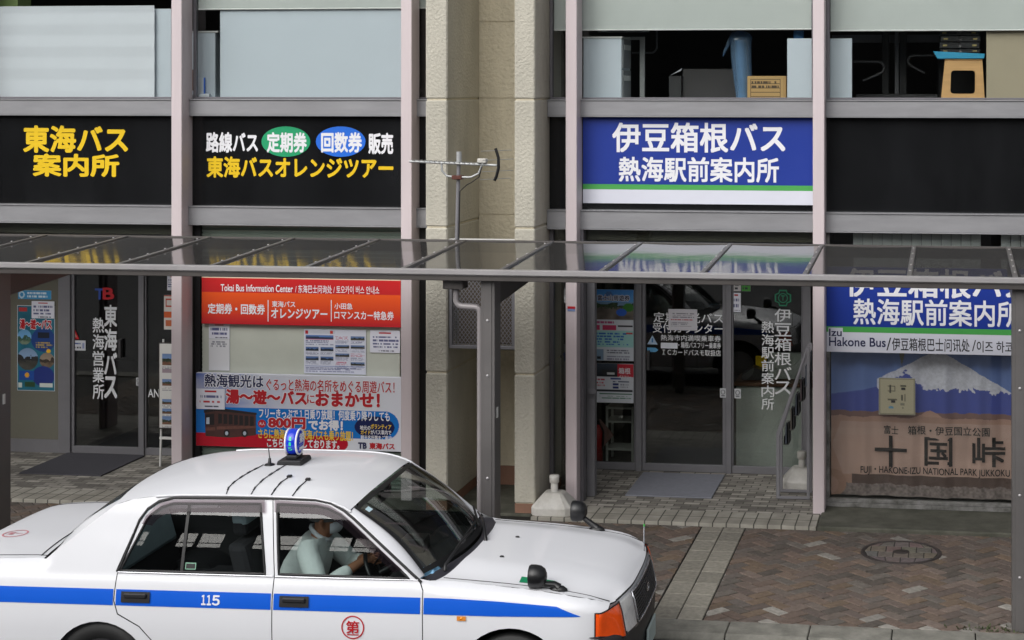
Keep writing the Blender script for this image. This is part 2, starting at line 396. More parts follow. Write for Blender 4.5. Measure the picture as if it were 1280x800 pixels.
# herringbone paving
PM = print_mat('paving brick', 0.85, 'brick'); t_, p_ = nodes(PM)
_n = t_.nodes.new('ShaderNodeTexNoise'); _n.inputs['Scale'].default_value = 25; _n.inputs['Detail'].default_value = 8
_r = t_.nodes.new('ShaderNodeValToRGB'); _r.color_ramp.elements[0].color = (.72, .71, .69, 1); _r.color_ramp.elements[1].color = (1.14, 1.12, 1.1, 1); _r.color_ramp.elements[0].position = .3; _r.color_ramp.elements[1].position = .7
_x = t_.nodes.new('ShaderNodeMix'); _x.data_type = 'RGBA'; _x.blend_type = 'MULTIPLY'; _x.inputs['Factor'].default_value = 1.0
_tc = t_.nodes.new('ShaderNodeTexCoord'); _a = [n for n in t_.nodes if n.type == 'ATTRIBUTE'][0]
_n2 = t_.nodes.new('ShaderNodeTexNoise'); _n2.inputs['Scale'].default_value = 220
_b = t_.nodes.new('ShaderNodeBump'); _b.inputs['Strength'].default_value = .5; _b.inputs['Distance'].default_value = .003
for k, v in ((_tc.outputs['Object'], _n.inputs['Vector']), (_tc.outputs['Object'], _n2.inputs['Vector']), (_n.outputs[0], _r.inputs[0]), (_a.outputs['Color'], _x.inputs['A']), (_r.outputs[0], _x.inputs['B']), (_x.outputs['Result'], p_.inputs['Base Color']), (_n2.outputs[0], _b.inputs['Height']), (_b.outputs[0], p_.inputs['Normal'])):
    t_.links.new(k, v)
def brick_sheet(name, polys, cols, mt, top=0.0, bevel=0.006):
    vs, fs, cc = [], [], []
    for (pts, col, dz) in polys:
        k = len(vs); n = len(pts); cx = sum(p[0] for p in pts) / n; cy = sum(p[1] for p in pts) / n
        ins = []
        for p in pts:
            d = math.hypot(p[0] - cx, p[1] - cy); q = 1 - bevel * 1.5 / d; ins.append((cx + (p[0] - cx) * q, cy + (p[1] - cy) * q))
        vs += [(p[0], p[1], top - .012) for p in pts] + [(p[0], p[1], top + dz - .004) for p in pts] + [(p[0], p[1], top + dz) for p in ins]
        fs.append(tuple(range(k + 2 * n, k + 3 * n)))
        for r_ in (0, n):
            for i in range(n): fs.append((k + r_ + i, k + r_ + (i + 1) % n, k + r_ + n + (i + 1) % n, k + r_ + n + i))
        cc += [(*col, 1)] * (3 * n)
    me = bpy.data.meshes.new(name); me.from_pydata(vs, [], fs)
    ca = me.color_attributes.new('brick', 'FLOAT_COLOR', 'POINT'); ca.data.foreach_set('color', np.array(cc, np.float32).ravel()); me.update()
    return tag(link(name, me, mt, None), kind='structure')
def clip(pts, xa, xb, ya, yb):
    for ax, lim, sgn in ((0, xa, 1), (0, xb, -1), (1, ya, 1), (1, yb, -1)):
        out = []
        for i in range(len(pts)):
            p, q = pts[i], pts[(i + 1) % len(pts)]; a, c = (p[ax] - lim) * sgn, (q[ax] - lim) * sgn
            if a >= 0: out.append(p)
            if a * c < 0:
                t = a / (a - c); out.append((p[0] + (q[0] - p[0]) * t, p[1] + (q[1] - p[1]) * t))
        pts = out
        if len(pts) < 3: return []
    return pts
rb = random.Random(3); polys = []
BC = ['#6e645d', '#685d57', '#73645b', '#6e6862', '#68615c', '#75665b', '#5f5852', '#776a62', '#6c6059', '#766657']
BL = ['#8a8781', '#94918b', '#827f7a']
def brick_col(y):
    light = 0.08 if y < -2.85 else 0.035
    if rb.random() < light + (0.16 if y < -2.95 else 0): return hx(rb.choice(BL))
    c = hx(rb.choice(BC)); k = 0.74 + 0.22 * rb.random(); return tuple(v * k for v in c)
wb = 0.105; c45 = math.sqrt(.5); g = 0.0055
for i in range(-140, 141):
    for j in range(-140, 141):
        k = (i - j) % 4
        if k == 0: q = (i, j, i + 2, j + 1)
        elif k == 3: q = (i, j, i + 1, j + 2)
        else: continue
        u0, v0, u1, v1 = q[0] * wb + g, q[1] * wb + g, q[2] * wb - g, q[3] * wb - g
        pts = [(c45 * (u - v) - 3.0, c45 * (u + v) - 2.0) for u, v in ((u0, v0), (u1, v0), (u1, v1), (u0, v1))]
        cx = sum(p[0] for p in pts) / 4; cy = sum(p[1] for p in pts) / 4
        if not (-11.5 < cx < 6.2 and -3.5 < cy < -.5): continue
        for xa, xb in ((-11, -2.25), (-1.84, 6.0)):
            pp = clip(pts, xa, xb, -3.30, -.74)
            if len(pp) >= 3:
                ar = abs(sum(pp[a][0] * pp[(a + 1) % len(pp)][1] - pp[(a + 1) % len(pp)][0] * pp[a][1] for a in range(len(pp)))) / 2
                if ar < 4e-4: continue
                polys.append((pp, brick_col(cy), rb.uniform(-.002, .002)))
brick_sheet('pavement', polys, None, PM)
polys = []
for c_ in range(2):
    y = -3.30
    while y < -.76:
        h = min(.3, -.745 - y); k = .85 + .3 * rb.random(); col = tuple(v * k for v in hx('#87847b'))
        polys.append(([(-2.238 + .196 * c_ + .004, y + .004), (-2.238 + .196 * (c_ + 1) - .004, y + .004), (-2.238 + .196 * (c_ + 1) - .004, y + h - .004), (-2.238 + .196 * c_ + .004, y + h - .004)], col, rb.uniform(-.001, .001))); y += h
brick_sheet('paving_strip', polys, None, PM, 0.002)
# steps and aprons in front of the shop fronts
def slab(name, x0, x1, y0, y1, z1, m, bev=.006): b = MB(); b.box(x0, x1, y0, y1, -.2, z1); return struct(name, b, m, bev)
slab('concrete_apron', -1.20, 6.0, -.74, .0, .035, M['concrete'], .012)
slab('concrete_apron', -7.40, -3.86, -.58, .5, .012, M['concrete'], .012)
for x0, x1 in ((-3.84, -1.21), (-11.0, -7.41)):
    slab('step_tiles', x0, x1, -.70, -.285, .022, M['tile_pale'], .004)
    slab('entrance_floor', x0 - (.0 if x0 > -5 else 0), x1, -.28, 1.27, .020, M['tile_mixed'], .002)
b = MB(); rm = random.Random(12)
for k in range(120):
    a = rm.gauss(0, .16); c_ = rm.gauss(0, .05); x, y = .36 + a, -3.255 + c_
    if y < -3.30 or y > -3.1: continue
    h = .008 + .018 * rm.random(); d = rm.uniform(0, 6.28); wd = .006 + .006 * rm.random(); lx_, ly_ = math.cos(d), math.sin(d)
    b.add([(x - lx_ * wd, y - ly_ * wd, .0), (x + lx_ * wd, y + ly_ * wd, .0), (x + ly_ * h * .6, y - lx_ * h * .6, h)], [(0, 1, 2)])
tag(build('weeds', b, mat('weed green', '#414a2a', .8, var=.4, vs=30)), 'small green weeds and moss in the kerb joint by the canopy post', 'weeds', kind='stuff')
# manhole cover set in the paving
t = thing('manhole_cover', 'round manhole cover filled with paving bricks inside a dark iron ring', 'manhole cover', (-.43, -1.333, 0))
b = MB(); b.lathe([(.312, -.02), (.312, .006), (.345, .006), (.352, -.02)], lambda a, c, h: (-.43 + a, -1.333 + c, h), 48)
b.lathe([(.07, -.02), (.07, .0075), (.001, .0075)], lambda a, c, h: (-.43 + a, -1.333 + c, h), 24); build('iron_ring', b, M['rust'], t)
polys = []
for i in range(-4, 5):
    for j in range(-3, 4):
        x0, y0 = i * .13 + (.065 if j % 2 else 0), j * .16
        pts = [(x0 + .003, y0 + .003), (x0 + .127, y0 + .003), (x0 + .127, y0 + .157), (x0 + .003, y0 + .157)]
        if max(math.hypot(*p) for p in pts) > .46: continue
        out = []
        for p in pts:
            d = math.hypot(*p); q = min(1, .309 / d) if d > 0 else 1; out.append((p[0] * q - .43, p[1] * q - 1.333))
        ar = abs(sum(out[a][0] * out[(a + 1) % 4][1] - out[(a + 1) % 4][0] * out[a][1] for a in range(4))) / 2
        if ar > 1e-3: polys.append((out, tuple(v * rb.uniform(.85, 1.1) for v in hx('#6a625d')), 0.0))
ob = brick_sheet('brick_infill', polys, None, PM, 0.006); del ob['kind']; ob.parent = t; ob.matrix_parent_inverse = t.matrix_basis.inverted()
b = MB(); b.lathe([(.313, .0025), (.001, .0025)], lambda a, c, h: (-.43 + a, -1.333 + c, h), 32); build('bed', b, M['joint'], t)
# drain grate in the gutter
t = thing('drain_grate', 'small steel drain grate in the gutter by the kerb', 'drain', (-2.03, -3.77, -.04))
b = MB()
for i in range(11): b.box(-2.20 + i * .034, -2.186 + i * .034, -3.80, -3.675, -.041, -.034)
b.box(-2.21, -1.84, -3.812, -3.801, -.041, -.033); b.box(-2.21, -1.84, -3.674, -3.662, -.041, -.033); build('grating', b, M['dark_grey'], t)

# ------------------------------------------------------------------ the bus office building
ZU0, ZU1 = 3.685, 3.852       # upper ledge
ZL0, ZL1 = 2.612, 2.80        # lower ledge
ZTOP = 6.6
B = thing('office_building', 'two storey bus station office with cream pillars and pink mullions', 'building', (-4.3, 0, 0))
XM = []
for a, c_ in ((None, -9.79), (214, None), (501, None), (707, None), (1016, None), (None, 1.08)):
    XM.append(at(a, 300, -.24)[0] if a else c_)
for x in XM:
    b = MB(); b.box(x, x + .108, -.24, -.006, .0, ZTOP); b.box(x + .03, x + .078, -.006, .05, .0, ZTOP); build('mullion', b, M['pink'], B, .006)
P1 = (-4.888, -4.678); P2 = (-4.034, -3.838)
def pillar(x0, x1, y1):
    b = MB(); zs = [.10, 1.30, 2.66, 3.855, 5.05, ZTOP]
    for i in range(len(zs) - 1): b.box(x0, x1, -.55, y1, zs[i] + (.006 if i else 0), zs[i + 1] - .006)
    p = build('pillar', b, M['stucco'], B, .012)
    b = MB(); b.box(x0 + .012, x1 - .012, -.54, y1 - .01, .05, ZTOP - .1); build('joint_core', b, M['stucco_tan'], p)
    b = MB(); b.box(x0 + .004, x1 - .004, -.546, y1 - .004, 0, .099); build('plinth', b, M['plinth'], p)
pillar(*P1, .50); pillar(*P2, .50)
b = MB(); zs = [.2, 1.35, 2.70, 3.86, 4.62, ZTOP]
for i in range(len(zs) - 1): b.box(P1[1] - .01, P2[0] + .01, .502, .7, zs[i] + (.004 if i else 0), zs[i + 1] - .004)
b.box(P1[1] - .01, P2[0] + .01, .512, .72, .05, ZTOP - .1); build('recess_wall', b, M['stucco_tan'], B)
b = MB(); b.box(P1[1] + .001, P2[0] - .001, .488, .499, 0, .199); build('plinth', b, M['plinth'], B)
b = MB(); xq = at(583, 200, .3)[0]; b.tube([(xq, .34, .1), (xq, .34, ZTOP - .2)], .019, 10); build('conduit', b, mat('cream conduit', '#d6cfb8', .6), B)
b = MB(); X0, X1, Z0, Z1 = rect(575, 299, 643, 304, -.5); b.box(P1[1] + .002, P2[0] - .002, -.52, -.44, Z0, Z1); build('cable_tray', b, M['white_metal'], B, .004)
# ledges and black spandrels, bay by bay
bays = [(XM[0], XM[1]), (XM[1], P1[0] - .001), (P2[1] + .001, XM[4]), (XM[4], XM[5] + .108)]
cuts = [(XM[0] + .109, XM[1] - .001), (XM[1] + .109, P1[0] - .002), (P2[1] + .002, XM[4] - .001), (XM[4] + .109, XM[5] - .001)]
for x0, x1 in cuts:
    for z0, z1, yf in ((ZU0, ZU1, -.085), (ZL0, ZL1, -.10)):
        b = MB(); b.box(x0, x1, yf, .06, z0 + .012, z1 - .012); b.box(x0, x1, yf - .012, .06, z1 - .0115, z1); b.box(x0, x1, yf - .008, .06, z0, z0 + .0115); build('ledge', b, M['alu'], B, .003)
    b = MB(); b.box(x0, x1, .0, .06, ZL1 + .001, ZU0 - .001); build('spandrel_panel', b, M['spandrel'], B)
    b = MB(); b.box(x0, x1, -.06, .06, ZTOP - .5, ZTOP); build('spandrel_panel', b, M['alu'], B)
    # upper window
    wf = MB(); wf.box(x0, x1, .0, .05, ZU1 + .001, ZU1 + .02); wf.box(x0, x0 + .03, .0, .05, ZU1 + .021, ZTOP - .51); wf.box(x1 - .03, x1, .0, .05, ZU1 + .021, ZTOP - .51)
    fr = build('window', wf, M['alu_dark'], B, .003)
    b = MB(); b.box(x0 + .031, x1 - .031, .02, .026, ZU1 + .021, ZTOP - .51); build('pane', b, M['clear'], fr)
for x0, x1 in ((XM[2] + .30, P1[0] - .003),):
    pass
# rooms: slabs, walls, ceilings
XL, XR = -14.0, 5.0
def part(name, x0, x1, y0, y1, z0, z1, m, bev=0): b = MB(); b.box(x0, x1, y0, y1, z0, z1); return build(name, b, m, B, bev)
part('roof_slab', XL, XR, -.02, 7.0, ZTOP, ZTOP + .3, M['stucco'])
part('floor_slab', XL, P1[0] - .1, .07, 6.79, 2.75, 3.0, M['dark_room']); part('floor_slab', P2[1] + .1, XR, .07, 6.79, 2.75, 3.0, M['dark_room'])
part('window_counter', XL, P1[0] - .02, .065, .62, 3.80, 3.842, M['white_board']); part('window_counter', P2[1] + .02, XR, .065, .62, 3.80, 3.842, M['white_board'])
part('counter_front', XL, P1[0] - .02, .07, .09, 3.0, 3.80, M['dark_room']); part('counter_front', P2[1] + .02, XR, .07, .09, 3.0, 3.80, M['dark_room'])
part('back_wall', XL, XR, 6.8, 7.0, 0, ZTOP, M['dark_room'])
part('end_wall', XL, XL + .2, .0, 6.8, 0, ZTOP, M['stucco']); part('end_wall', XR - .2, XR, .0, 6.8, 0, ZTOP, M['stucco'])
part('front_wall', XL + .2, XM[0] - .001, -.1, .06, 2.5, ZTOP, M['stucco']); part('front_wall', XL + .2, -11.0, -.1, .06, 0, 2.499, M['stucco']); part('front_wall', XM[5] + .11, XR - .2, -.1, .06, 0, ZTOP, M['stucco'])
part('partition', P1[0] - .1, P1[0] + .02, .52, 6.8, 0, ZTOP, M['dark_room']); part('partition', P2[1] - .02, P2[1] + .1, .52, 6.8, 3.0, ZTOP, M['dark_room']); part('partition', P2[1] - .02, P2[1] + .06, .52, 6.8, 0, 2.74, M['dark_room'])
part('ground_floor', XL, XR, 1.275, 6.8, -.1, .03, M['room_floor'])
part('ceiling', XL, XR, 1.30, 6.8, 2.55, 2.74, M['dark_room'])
# entrances: soffit, side walls, back frames, glass doors
YB = 1.22
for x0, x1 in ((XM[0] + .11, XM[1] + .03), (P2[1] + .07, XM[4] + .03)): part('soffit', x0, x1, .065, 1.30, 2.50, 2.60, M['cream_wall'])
def entrance(px_cols, wall_px, y_bot, panes):
    """frame uprights, glass doors with bottom rails: px_cols are pixel ranges of the uprights at the back of the recess"""
    for a, c_ in px_cols:
        X0 = at(a, 480, YB)[0]; X1 = at(c_, 480, YB)[0]; part('door_post', X0, X1, YB - .04, YB + .06, .02, 2.50, M['frame_grey'], .004)
    for a, c_, kind in panes:
        X0 = at(a, 480, YB)[0] + .002; X1 = at(c_, 480, YB)[0] - .002
        rail = .075
        f = MB(); f.box(X0, X1, YB - .02, YB + .03, .024, .024 + rail); f.box(X0, X1, YB - .02, YB + .03, 2.38, 2.499)
        f.box(X0, X0 + (.035 if kind == 'door' else .015), YB - .02, YB + .03, .1, 2.379); f.box(X1 - (.035 if kind == 'door' else .015), X1, YB - .02, YB + .03, .1, 2.379)
        d = build('door' if kind == 'door' else 'side_light', f, M['frame_grey'], B, .003)
        b = MB(); b.box(X0 + .001, X1 - .001, YB + .002, YB + .010, .10, 2.379); build('pane', b, M['door_glass'], d)
        if kind == 'door':
            b = MB(); hxp = X0 + .05 if a > 400 else X1 - .25
            b.box(hxp, hxp + .03, YB - .05, YB - .0, 1.06, 1.26); build('handle', b, M['dark_grey'], d, .004)
entrance([(795, 803), (908, 915), (1004, 1014)], None, 590, [(741, 795, 'pane'), (803, 908, 'door'), (915, 1004, 'pane')])
entrance([(75, 90), (178, 182)], None, 565, [(90, 178, 'door'), (182, 236, 'pane')])
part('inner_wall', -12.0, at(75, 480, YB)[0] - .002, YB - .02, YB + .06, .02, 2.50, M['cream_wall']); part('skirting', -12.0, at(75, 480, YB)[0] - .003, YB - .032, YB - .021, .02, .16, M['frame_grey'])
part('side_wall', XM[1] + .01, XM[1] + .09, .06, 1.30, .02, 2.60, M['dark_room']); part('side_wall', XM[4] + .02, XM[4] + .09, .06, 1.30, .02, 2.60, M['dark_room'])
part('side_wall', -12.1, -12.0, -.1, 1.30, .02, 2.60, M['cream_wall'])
X0, X1, _, _ = rect(735, 480, 745, 500, .16); part('door_post', X0, X1, .1, .2, .02, 2.50, M['frame_grey'], .004)
part('bracket', X0 + .02, X1 + .02, .06, .099, 1.02, 1.06, M['frame_grey'])
part('door_post', P2[1] + .002, P2[1] + .04, .0, .08, .02, ZL0 - .001, M['alu_dark'])
b = MB(); b.box(P2[1] + .041, XM[3] - .001, .03, .036, .02, ZL0 - .001); build('side_pane', b, M['door_glass'], B)
part('door_post', XM[3] + .109, XM[3] + .14, -.1, .03, .02, ZL0 - .001, M['alu_dark'])
# transom strips just above the canopy
for x0, x1 in (cuts[0], (XM[3] + .109, cuts[2][1])):
    b = MB(); b.box(x0, x1, .02, .026, 2.502, ZL0 - .001); build('transom_pane', b, M['door_glass'], B)
# shop window beside the far entrance (bay with the mountain curtain)
x0, x1 = cuts[3]
f = MB(); f.box(x0, x1, -.03, .05, .036, .075); f.box(x0, x1, -.015, .05, .076, .108); f.box(x0, x0 + .03, -.01, .05, .109, ZL0 - .001); f.box(x1 - .03, x1, -.01, .05, .109, ZL0 - .001)
win = build('window', f, mat('grimy window frame', '#8b8a88', .55, metal=.2, var=.35, vs=9, dirt='#4c4b46'), B, .003)
b = MB(); b.box(x0 + .031, x1 - .031, .01, .016, .109, ZL0 - .001); build('pane', b, M['clear'], win)
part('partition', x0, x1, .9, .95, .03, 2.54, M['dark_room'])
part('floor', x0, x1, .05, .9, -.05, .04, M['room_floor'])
# shuttered ticket window (middle bay)
x0, x1 = cuts[1]
XS0, XS1, _, _ = rect(252, 420, 501, 430, .06)
b = MB(); n = 60
for i in range(n):
    z0 = .012 + i * (ZL0 - .02) / n; z1 = z0 + (ZL0 - .02) / n
    b.add([(XS0, .085, z0), (XS1 + .5, .085, z0), (XS1 + .5, .062, z0 + (z1 - z0) * .8), (XS0, .062, z0 + (z1 - z0) * .8), (XS0, .085, z1), (XS1 + .5, .085, z1)], [(0, 1, 2, 3), (3, 2, 5, 4)])
build('roller_shutter', b, M['shutter'], B)
part('shutter_guide', x0, XS0 - .001, .03, .12, .012, ZL0 - .002, M['black_frame']); part('shutter_guide', XM[2] - .001 + .11, x1, .0, .055, .012, ZL0 - .002, M['black_frame'])
part('shutter_box', x0, x1, .12, .5, .0, 2.7, M['dark_room'])
X0, X1, Z0, Z1 = rect(253, 404, 500, 552, .04); part('notice_board', X0, X1, .035, .058, Z0, Z1, mat('pale frosted board', '#c2c6ba', .6, var=.08, vs=2.5), .003)
# louvre grille in the recess between the pillars
t = thing('vent_grille', 'large framed metal mesh grille in the recess between the cream pillars', 'grille', (-4.35, -.5, 1.4))
X0, X1, Z0, Z1 = rect(562, 340, 643, 436, -.50)
X0 = P1[1] + .004; X1 = P2[0] - .004
b = MB(); b.box(X0, X1, -.515, -.475, Z0, Z0 + .03); b.box(X0, X1, -.515, -.475, Z1 - .03, Z1); b.box(X0, X0 + .03, -.515, -.475, Z0 + .031, Z1 - .031); b.box(X1 - .03, X1, -.515, -.475, Z0 + .031, Z1 - .031); build('frame', b, M['grey_metal'], t, .003)
b = MB(); px_, pz_ = .036, .024; zz = Z0 + .03; r = 0
while zz < Z1 - .03:
    xx = X0 + .03
    while xx < X1 - .03:
        o_ = px_ / 2 if r % 2 else 0
        a = (xx + o_, zz); d = (xx + o_ + px_ / 2, zz + pz_); e = (xx + o_ - px_ / 2, zz + pz_)
        for q in (d, e):
            if X0 < a[0] < X1 and X0 < q[0] < X1:
                dx, dz = q[0] - a[0], q[1] - a[1]; l = math.hypot(dx, dz); nx, nz = -dz / l * .003, dx / l * .003
                b.add([(a[0] - nx, -.497, a[1] - nz), (a[0] + nx, -.497, a[1] + nz), (q[0] + nx, -.495, q[1] + nz), (q[0] - nx, -.495, q[1] - nz)], [(0, 1, 2, 3)])
        xx += px_
    zz += pz_; r += 1
build('mesh', b, M['grey_metal'], t)
b = MB(); b.box(X0 + .05, X1 - .05, -.40, -.05, Z0 + .03, Z1 - .05); build('fan_unit', b, mat('brown fan unit', '#574d40', .8), t, .01)
# ------------------------------------------------------------------ upper floor, seen through the windows
def single(name, b, m, label, cat, bev=0.0, group=None, seg=1): return tag(build(name, b, m, None, bev, seg), label, cat, group)
def pbox(name, px, Y0, Y1, m, label, cat, bev=.003, group=None, zsit=None):
    X0, X1, Z0, Z1 = rect(*px, Y0)
    if zsit is not None: Z0 = zsit
    b = MB(); b.box(X0, X1, Y0, Y1, Z0, Z1); return single(name, b, m, label, cat, bev, group)
ZC = 3.843
X0, X1, Z0, Z1 = rect(-30, 8, 193, 124, .035); X0 = XM[0] + .15
b = MB(); b.grid(lambda u, v: (X0 + (X1 - X0) * u, .034 + .010 * abs(((v * 4.2 + .12) % 1) - .5) - .010 * max(0, v - .93) * 6, ZC + .004 + (Z1 - ZC) * v), 6, 60)
single('paper_sheet', b, M['white_paper'], 'wide white paper sheet with fold creases taped inside upper window', 'paper')
pbox('white_board', (190, 11, 214, 124), .07, .085, M['white_board'], 'plain white board showing past the edge of the creased paper sheet', 'board', zsit=ZC)
pbox('white_board', (275, 11, 502, 124), .07, .088, M['white_board'], 'wide white board filling the window above the bus ticket sign', 'board', zsit=ZC)
pbox('white_board', (984, 48, 1034, 124), .07, .085, M['white_board'], 'short white board behind the mullion beside the cardboard box', 'board', zsit=ZC)
pbox('white_board', (1034.5, 48, 1065, 124), .10, .115, M['white_board'], 'narrow white board at the edge of the window holding the stool', 'board', zsit=ZC)
pbox('beige_board', (1233, 38, 1300, 124), .10, .13, M['tan_board'], 'beige board standing beside the plywood stool', 'board', zsit=ZC)
pbox('green_box', (-20, -20, 22, 8), .35, .6, M['green_box'], 'pale green box on top of things behind the paper sheet', 'box', zsit=ZC)
pbox('brown_box', (-10, -30, 18, 0), .65, .9, M['brown_box'], 'brown carton behind the pale green box', 'box', zsit=ZC)
# roller blinds
for i, (x0, x1, px, lab) in enumerate(((*cuts[1], 11, 'pale roller blind barely lowered over the white board window'), (*cuts[2], 37, 'pale roller blind half lowered over the window with the cardboard box'), (*cuts[3], 38, 'pale roller blind half lowered over the window with the stool'))):
    zb = at((0, 370, 870, 1150)[i + 1], px, .045)[1]
    t = thing('roller_blind', lab, 'blind', ((x0 + x1) / 2, .05, zb), 'roller blinds of the upper windows')
    b = MB(); b.grid(lambda u, v: (x0 + .035 + (x1 - x0 - .07) * u, .046 + .002 * math.sin(u * 9), zb + (6.0 - zb) * v), 20, 2); build('fabric', b, M['blind'], t)
    b = MB(); b.tube([(x0 + .035, .047, zb), (x1 - .035, .047, zb)], .008, 8); build('bottom_bar', b, M['white_metal'], t)
# cabinets
def cabinet(px, ys, d, side, label):
    X0, X1, Z0, Z1 = rect(*px, ys); t = thing('cabinet', label, 'cabinet', ((X0 + X1) / 2, ys + d / 2, ZC), 'white cabinets in the upper windows')
    b = MB(); b.box(X0, X1, ys, ys + d, ZC, Z1); build('body', b, M['white_board'], t, .004)
    b = MB(); b.box(X0 - .01, X1 + (.01 if side else .03), ys - .008, ys + d, Z1 + .001, Z1 + .018); build('top', b, M['white_metal'], t, .003)
    if side:
        zm = (ZC + Z1) / 2
        for k, (a, c_) in enumerate(((ZC + .02, zm - .01), (zm + .01, Z1 - .01))):
            b = MB(); b.box(X1 + .001, X1 + .012, ys + .02, ys + d - .02, a, c_); dr = build('drawer', b, mat('grey drawer front', '#8e9092', .5), t, .002)
            b = MB(); b.box(X1 + .0125, X1 + .018, ys + .06, ys + d - .06, c_ - .10, c_ - .05); build('handle', b, M['white_metal'], dr, .002)
cabinet((729, 48, 777, 124), .12, .42, True, 'white steel cabinet with two grey drawers on its side, below the blind')
cabinet((238, 41, 269, 124), .16, .3, False, 'white cabinet in the narrow gap beside the wide white board')
X0, X1, Z0, Z1 = rect(242, 112, 262, 122, .11)
t = thing('paper_pile', 'rolled papers and a blue edged folder leaning on the narrow white cabinet', 'papers', (X0, .1, ZC))
b = MB(); b.tube([(X0 - .02, .11, ZC + .03), (X1, .12, ZC + .035)], .028, 12); build('paper_roll', b, M['white_paper'], t)
X0, X1, Z0, Z1 = rect(246, 97, 255, 115, .14); b = MB(); b.box(X0, X1, .135, .14, ZC + .06, Z1); build('folder', b, M['white_paper'], t); b = MB(); b.box(X1 + .001, X1 + .014, .13, .14, ZC + .06, Z1); build('folder_spine', b, M['blue_ell'], t)
X0, X1, Z0, Z1 = rect(239, 87, 244, 113, .145); b = MB(); b.box(X0, X1, .143, .153, Z0, Z1); build('card', b, M['brown_box'], t)
# white pipe frame with curved wire
X0, X1, Z0, Z1 = rect(800, 46, 806, 124, .7)
t = thing('pipe_frame', 'white metal pipe frame standing beside the drawer cabinet', 'frame', (X0, .7, 3.0))
b = MB(); b.box(X0, X1, .68, .72, 3.0, Z1); b.box(X0 - .42, X0 - .001, .68, .72, Z1 - .03, Z1); build('upright', b, M['white_metal'], t, .003)
b = MB(); b.box(X0 - .45, X1 + .02, .78, .84, Z1 + .05, Z1 + .09); build('top_rail', b, M['white_metal'], t, .003)
xa = at(790, 60, .9)[0]; xb = at(821, 60, .9)[0]; za = at(800, 66, .9)[1]; zb = at(800, 20, .9)[1]
b = MB(); b.tube([(xa, .9, za)] + [(xb - .06 + .06 * math.sin(q * math.pi / 12), .9, za + .06 - .06 * math.cos(q * math.pi / 12)) for q in range(7)] + [(xb, .9, zb)], .011, 8); build('bent_tube', b, M['grey_metal'], t)
# black desk panel, papers, plastic wrapped roll, cardboard carton
X0, X1, Z0, Z1 = rect(853, 86, 922, 124, .5)
t = thing('desk_screen', 'black desk screen with loose white papers at its edge', 'screen', ((X0 + X1) / 2, .5, ZC))
b = MB(); b.box(X0, X1, .5, .53, ZC, Z1); build('panel', b, mat('black desk panel', '#2a2727', .55), t, .004)
X2 = at(836, 100, .45)[0]; b = MB(); b.box(X2, X0 - .002, .45, .60, ZC, Z1 - .07); build('file_tray', b, M['black_frame'], t, .004)
b = MB(); b.add([(X2 + .01, .46, Z1 - .065), (X0 - .01, .46, Z1 - .02), (X0 - .01, .56, Z1 + .01), (X2 + .01, .56, Z1 - .06)], [(0, 1, 2, 3)]); build('paper', b, M['white_paper'], t)
X0, X1, Z0, Z1 = rect(921, 50, 934, 124, .3)
t = thing('wrapped_roll', 'tall silver roll wrapped in blue plastic film beside the carton', 'roll', ((X0 + X1) / 2, .3, ZC))
xc = (X0 + X1) / 2
b = MB(); b.tube([(xc + .02, .3, ZC), (xc - .02, .3, Z1)], .055, 16); build('core', b, M['silver'], t)
zt = at(925, 38, .3)[1]
b = MB(); rr = random.Random(5); prof = [(.075, 0), (.082, .2), (.10, .36), (.115, .5), (.125, .56), (.09, .60), (.03, .625)]; hh = (zt - ZC) / .625
b.lathe(prof, lambda a, c_, h: (xc + .02 - .06 * h + a * (1 + .12 * math.sin(9 * h + 5 * a)), .3 + c_ * .8 + .01 * math.sin(30 * a), ZC + h * hh), 28)
b.grid(lambda u, v: (xc - .08 - .10 * u, .26 + .02 * math.sin(9 * u), zt - .07 - .16 * u + .06 * v * (1 - u) - .03 * math.sin(5 * v)), 8, 5); build('film', b, M['blue_film'], t)
X0, X1, Z0, Z1 = rect(934, 95, 983, 124, .12)
t = thing('cardboard_box', 'brown cardboard carton with printed ruled lines at the window', 'box', ((X0 + X1) / 2, .22, ZC))
b = MB(); b.box(X0, X1, .12, .40, ZC, Z1); build('carton', b, M['cardboard'], t, .006)
cv = Canvas(60, 34, '#b5935f', 3); cv.rect(.08, .12, .92, .16, '#4a3a26').rect(.08, .12, .10, .98, '#4a3a26').rect(.9, .12, .92, .98, '#4a3a26')
for k in range(4): cv.rect(.1, .3 + .17 * k, .9, .33 + .17 * k, '#4a3a26')
cv.lines(.12, .17, .86, .5, 2, '#4a3a26', .7); cv.mesh('print', flat(X0 + .005, X1 - .03, ZC + .003, Z1 - .005, .117), M['print'], t)
X0, X1, Z0, Z1 = rect(992, 38, 1004, 60, .2); b = MB(); b.box(X0, X1, .2, .3, ZC, Z1); single('blue_carton', b, mat('blue carton', '#3f7fb8', .6), 'blue and white carton showing above the short white board', 'box', .004)
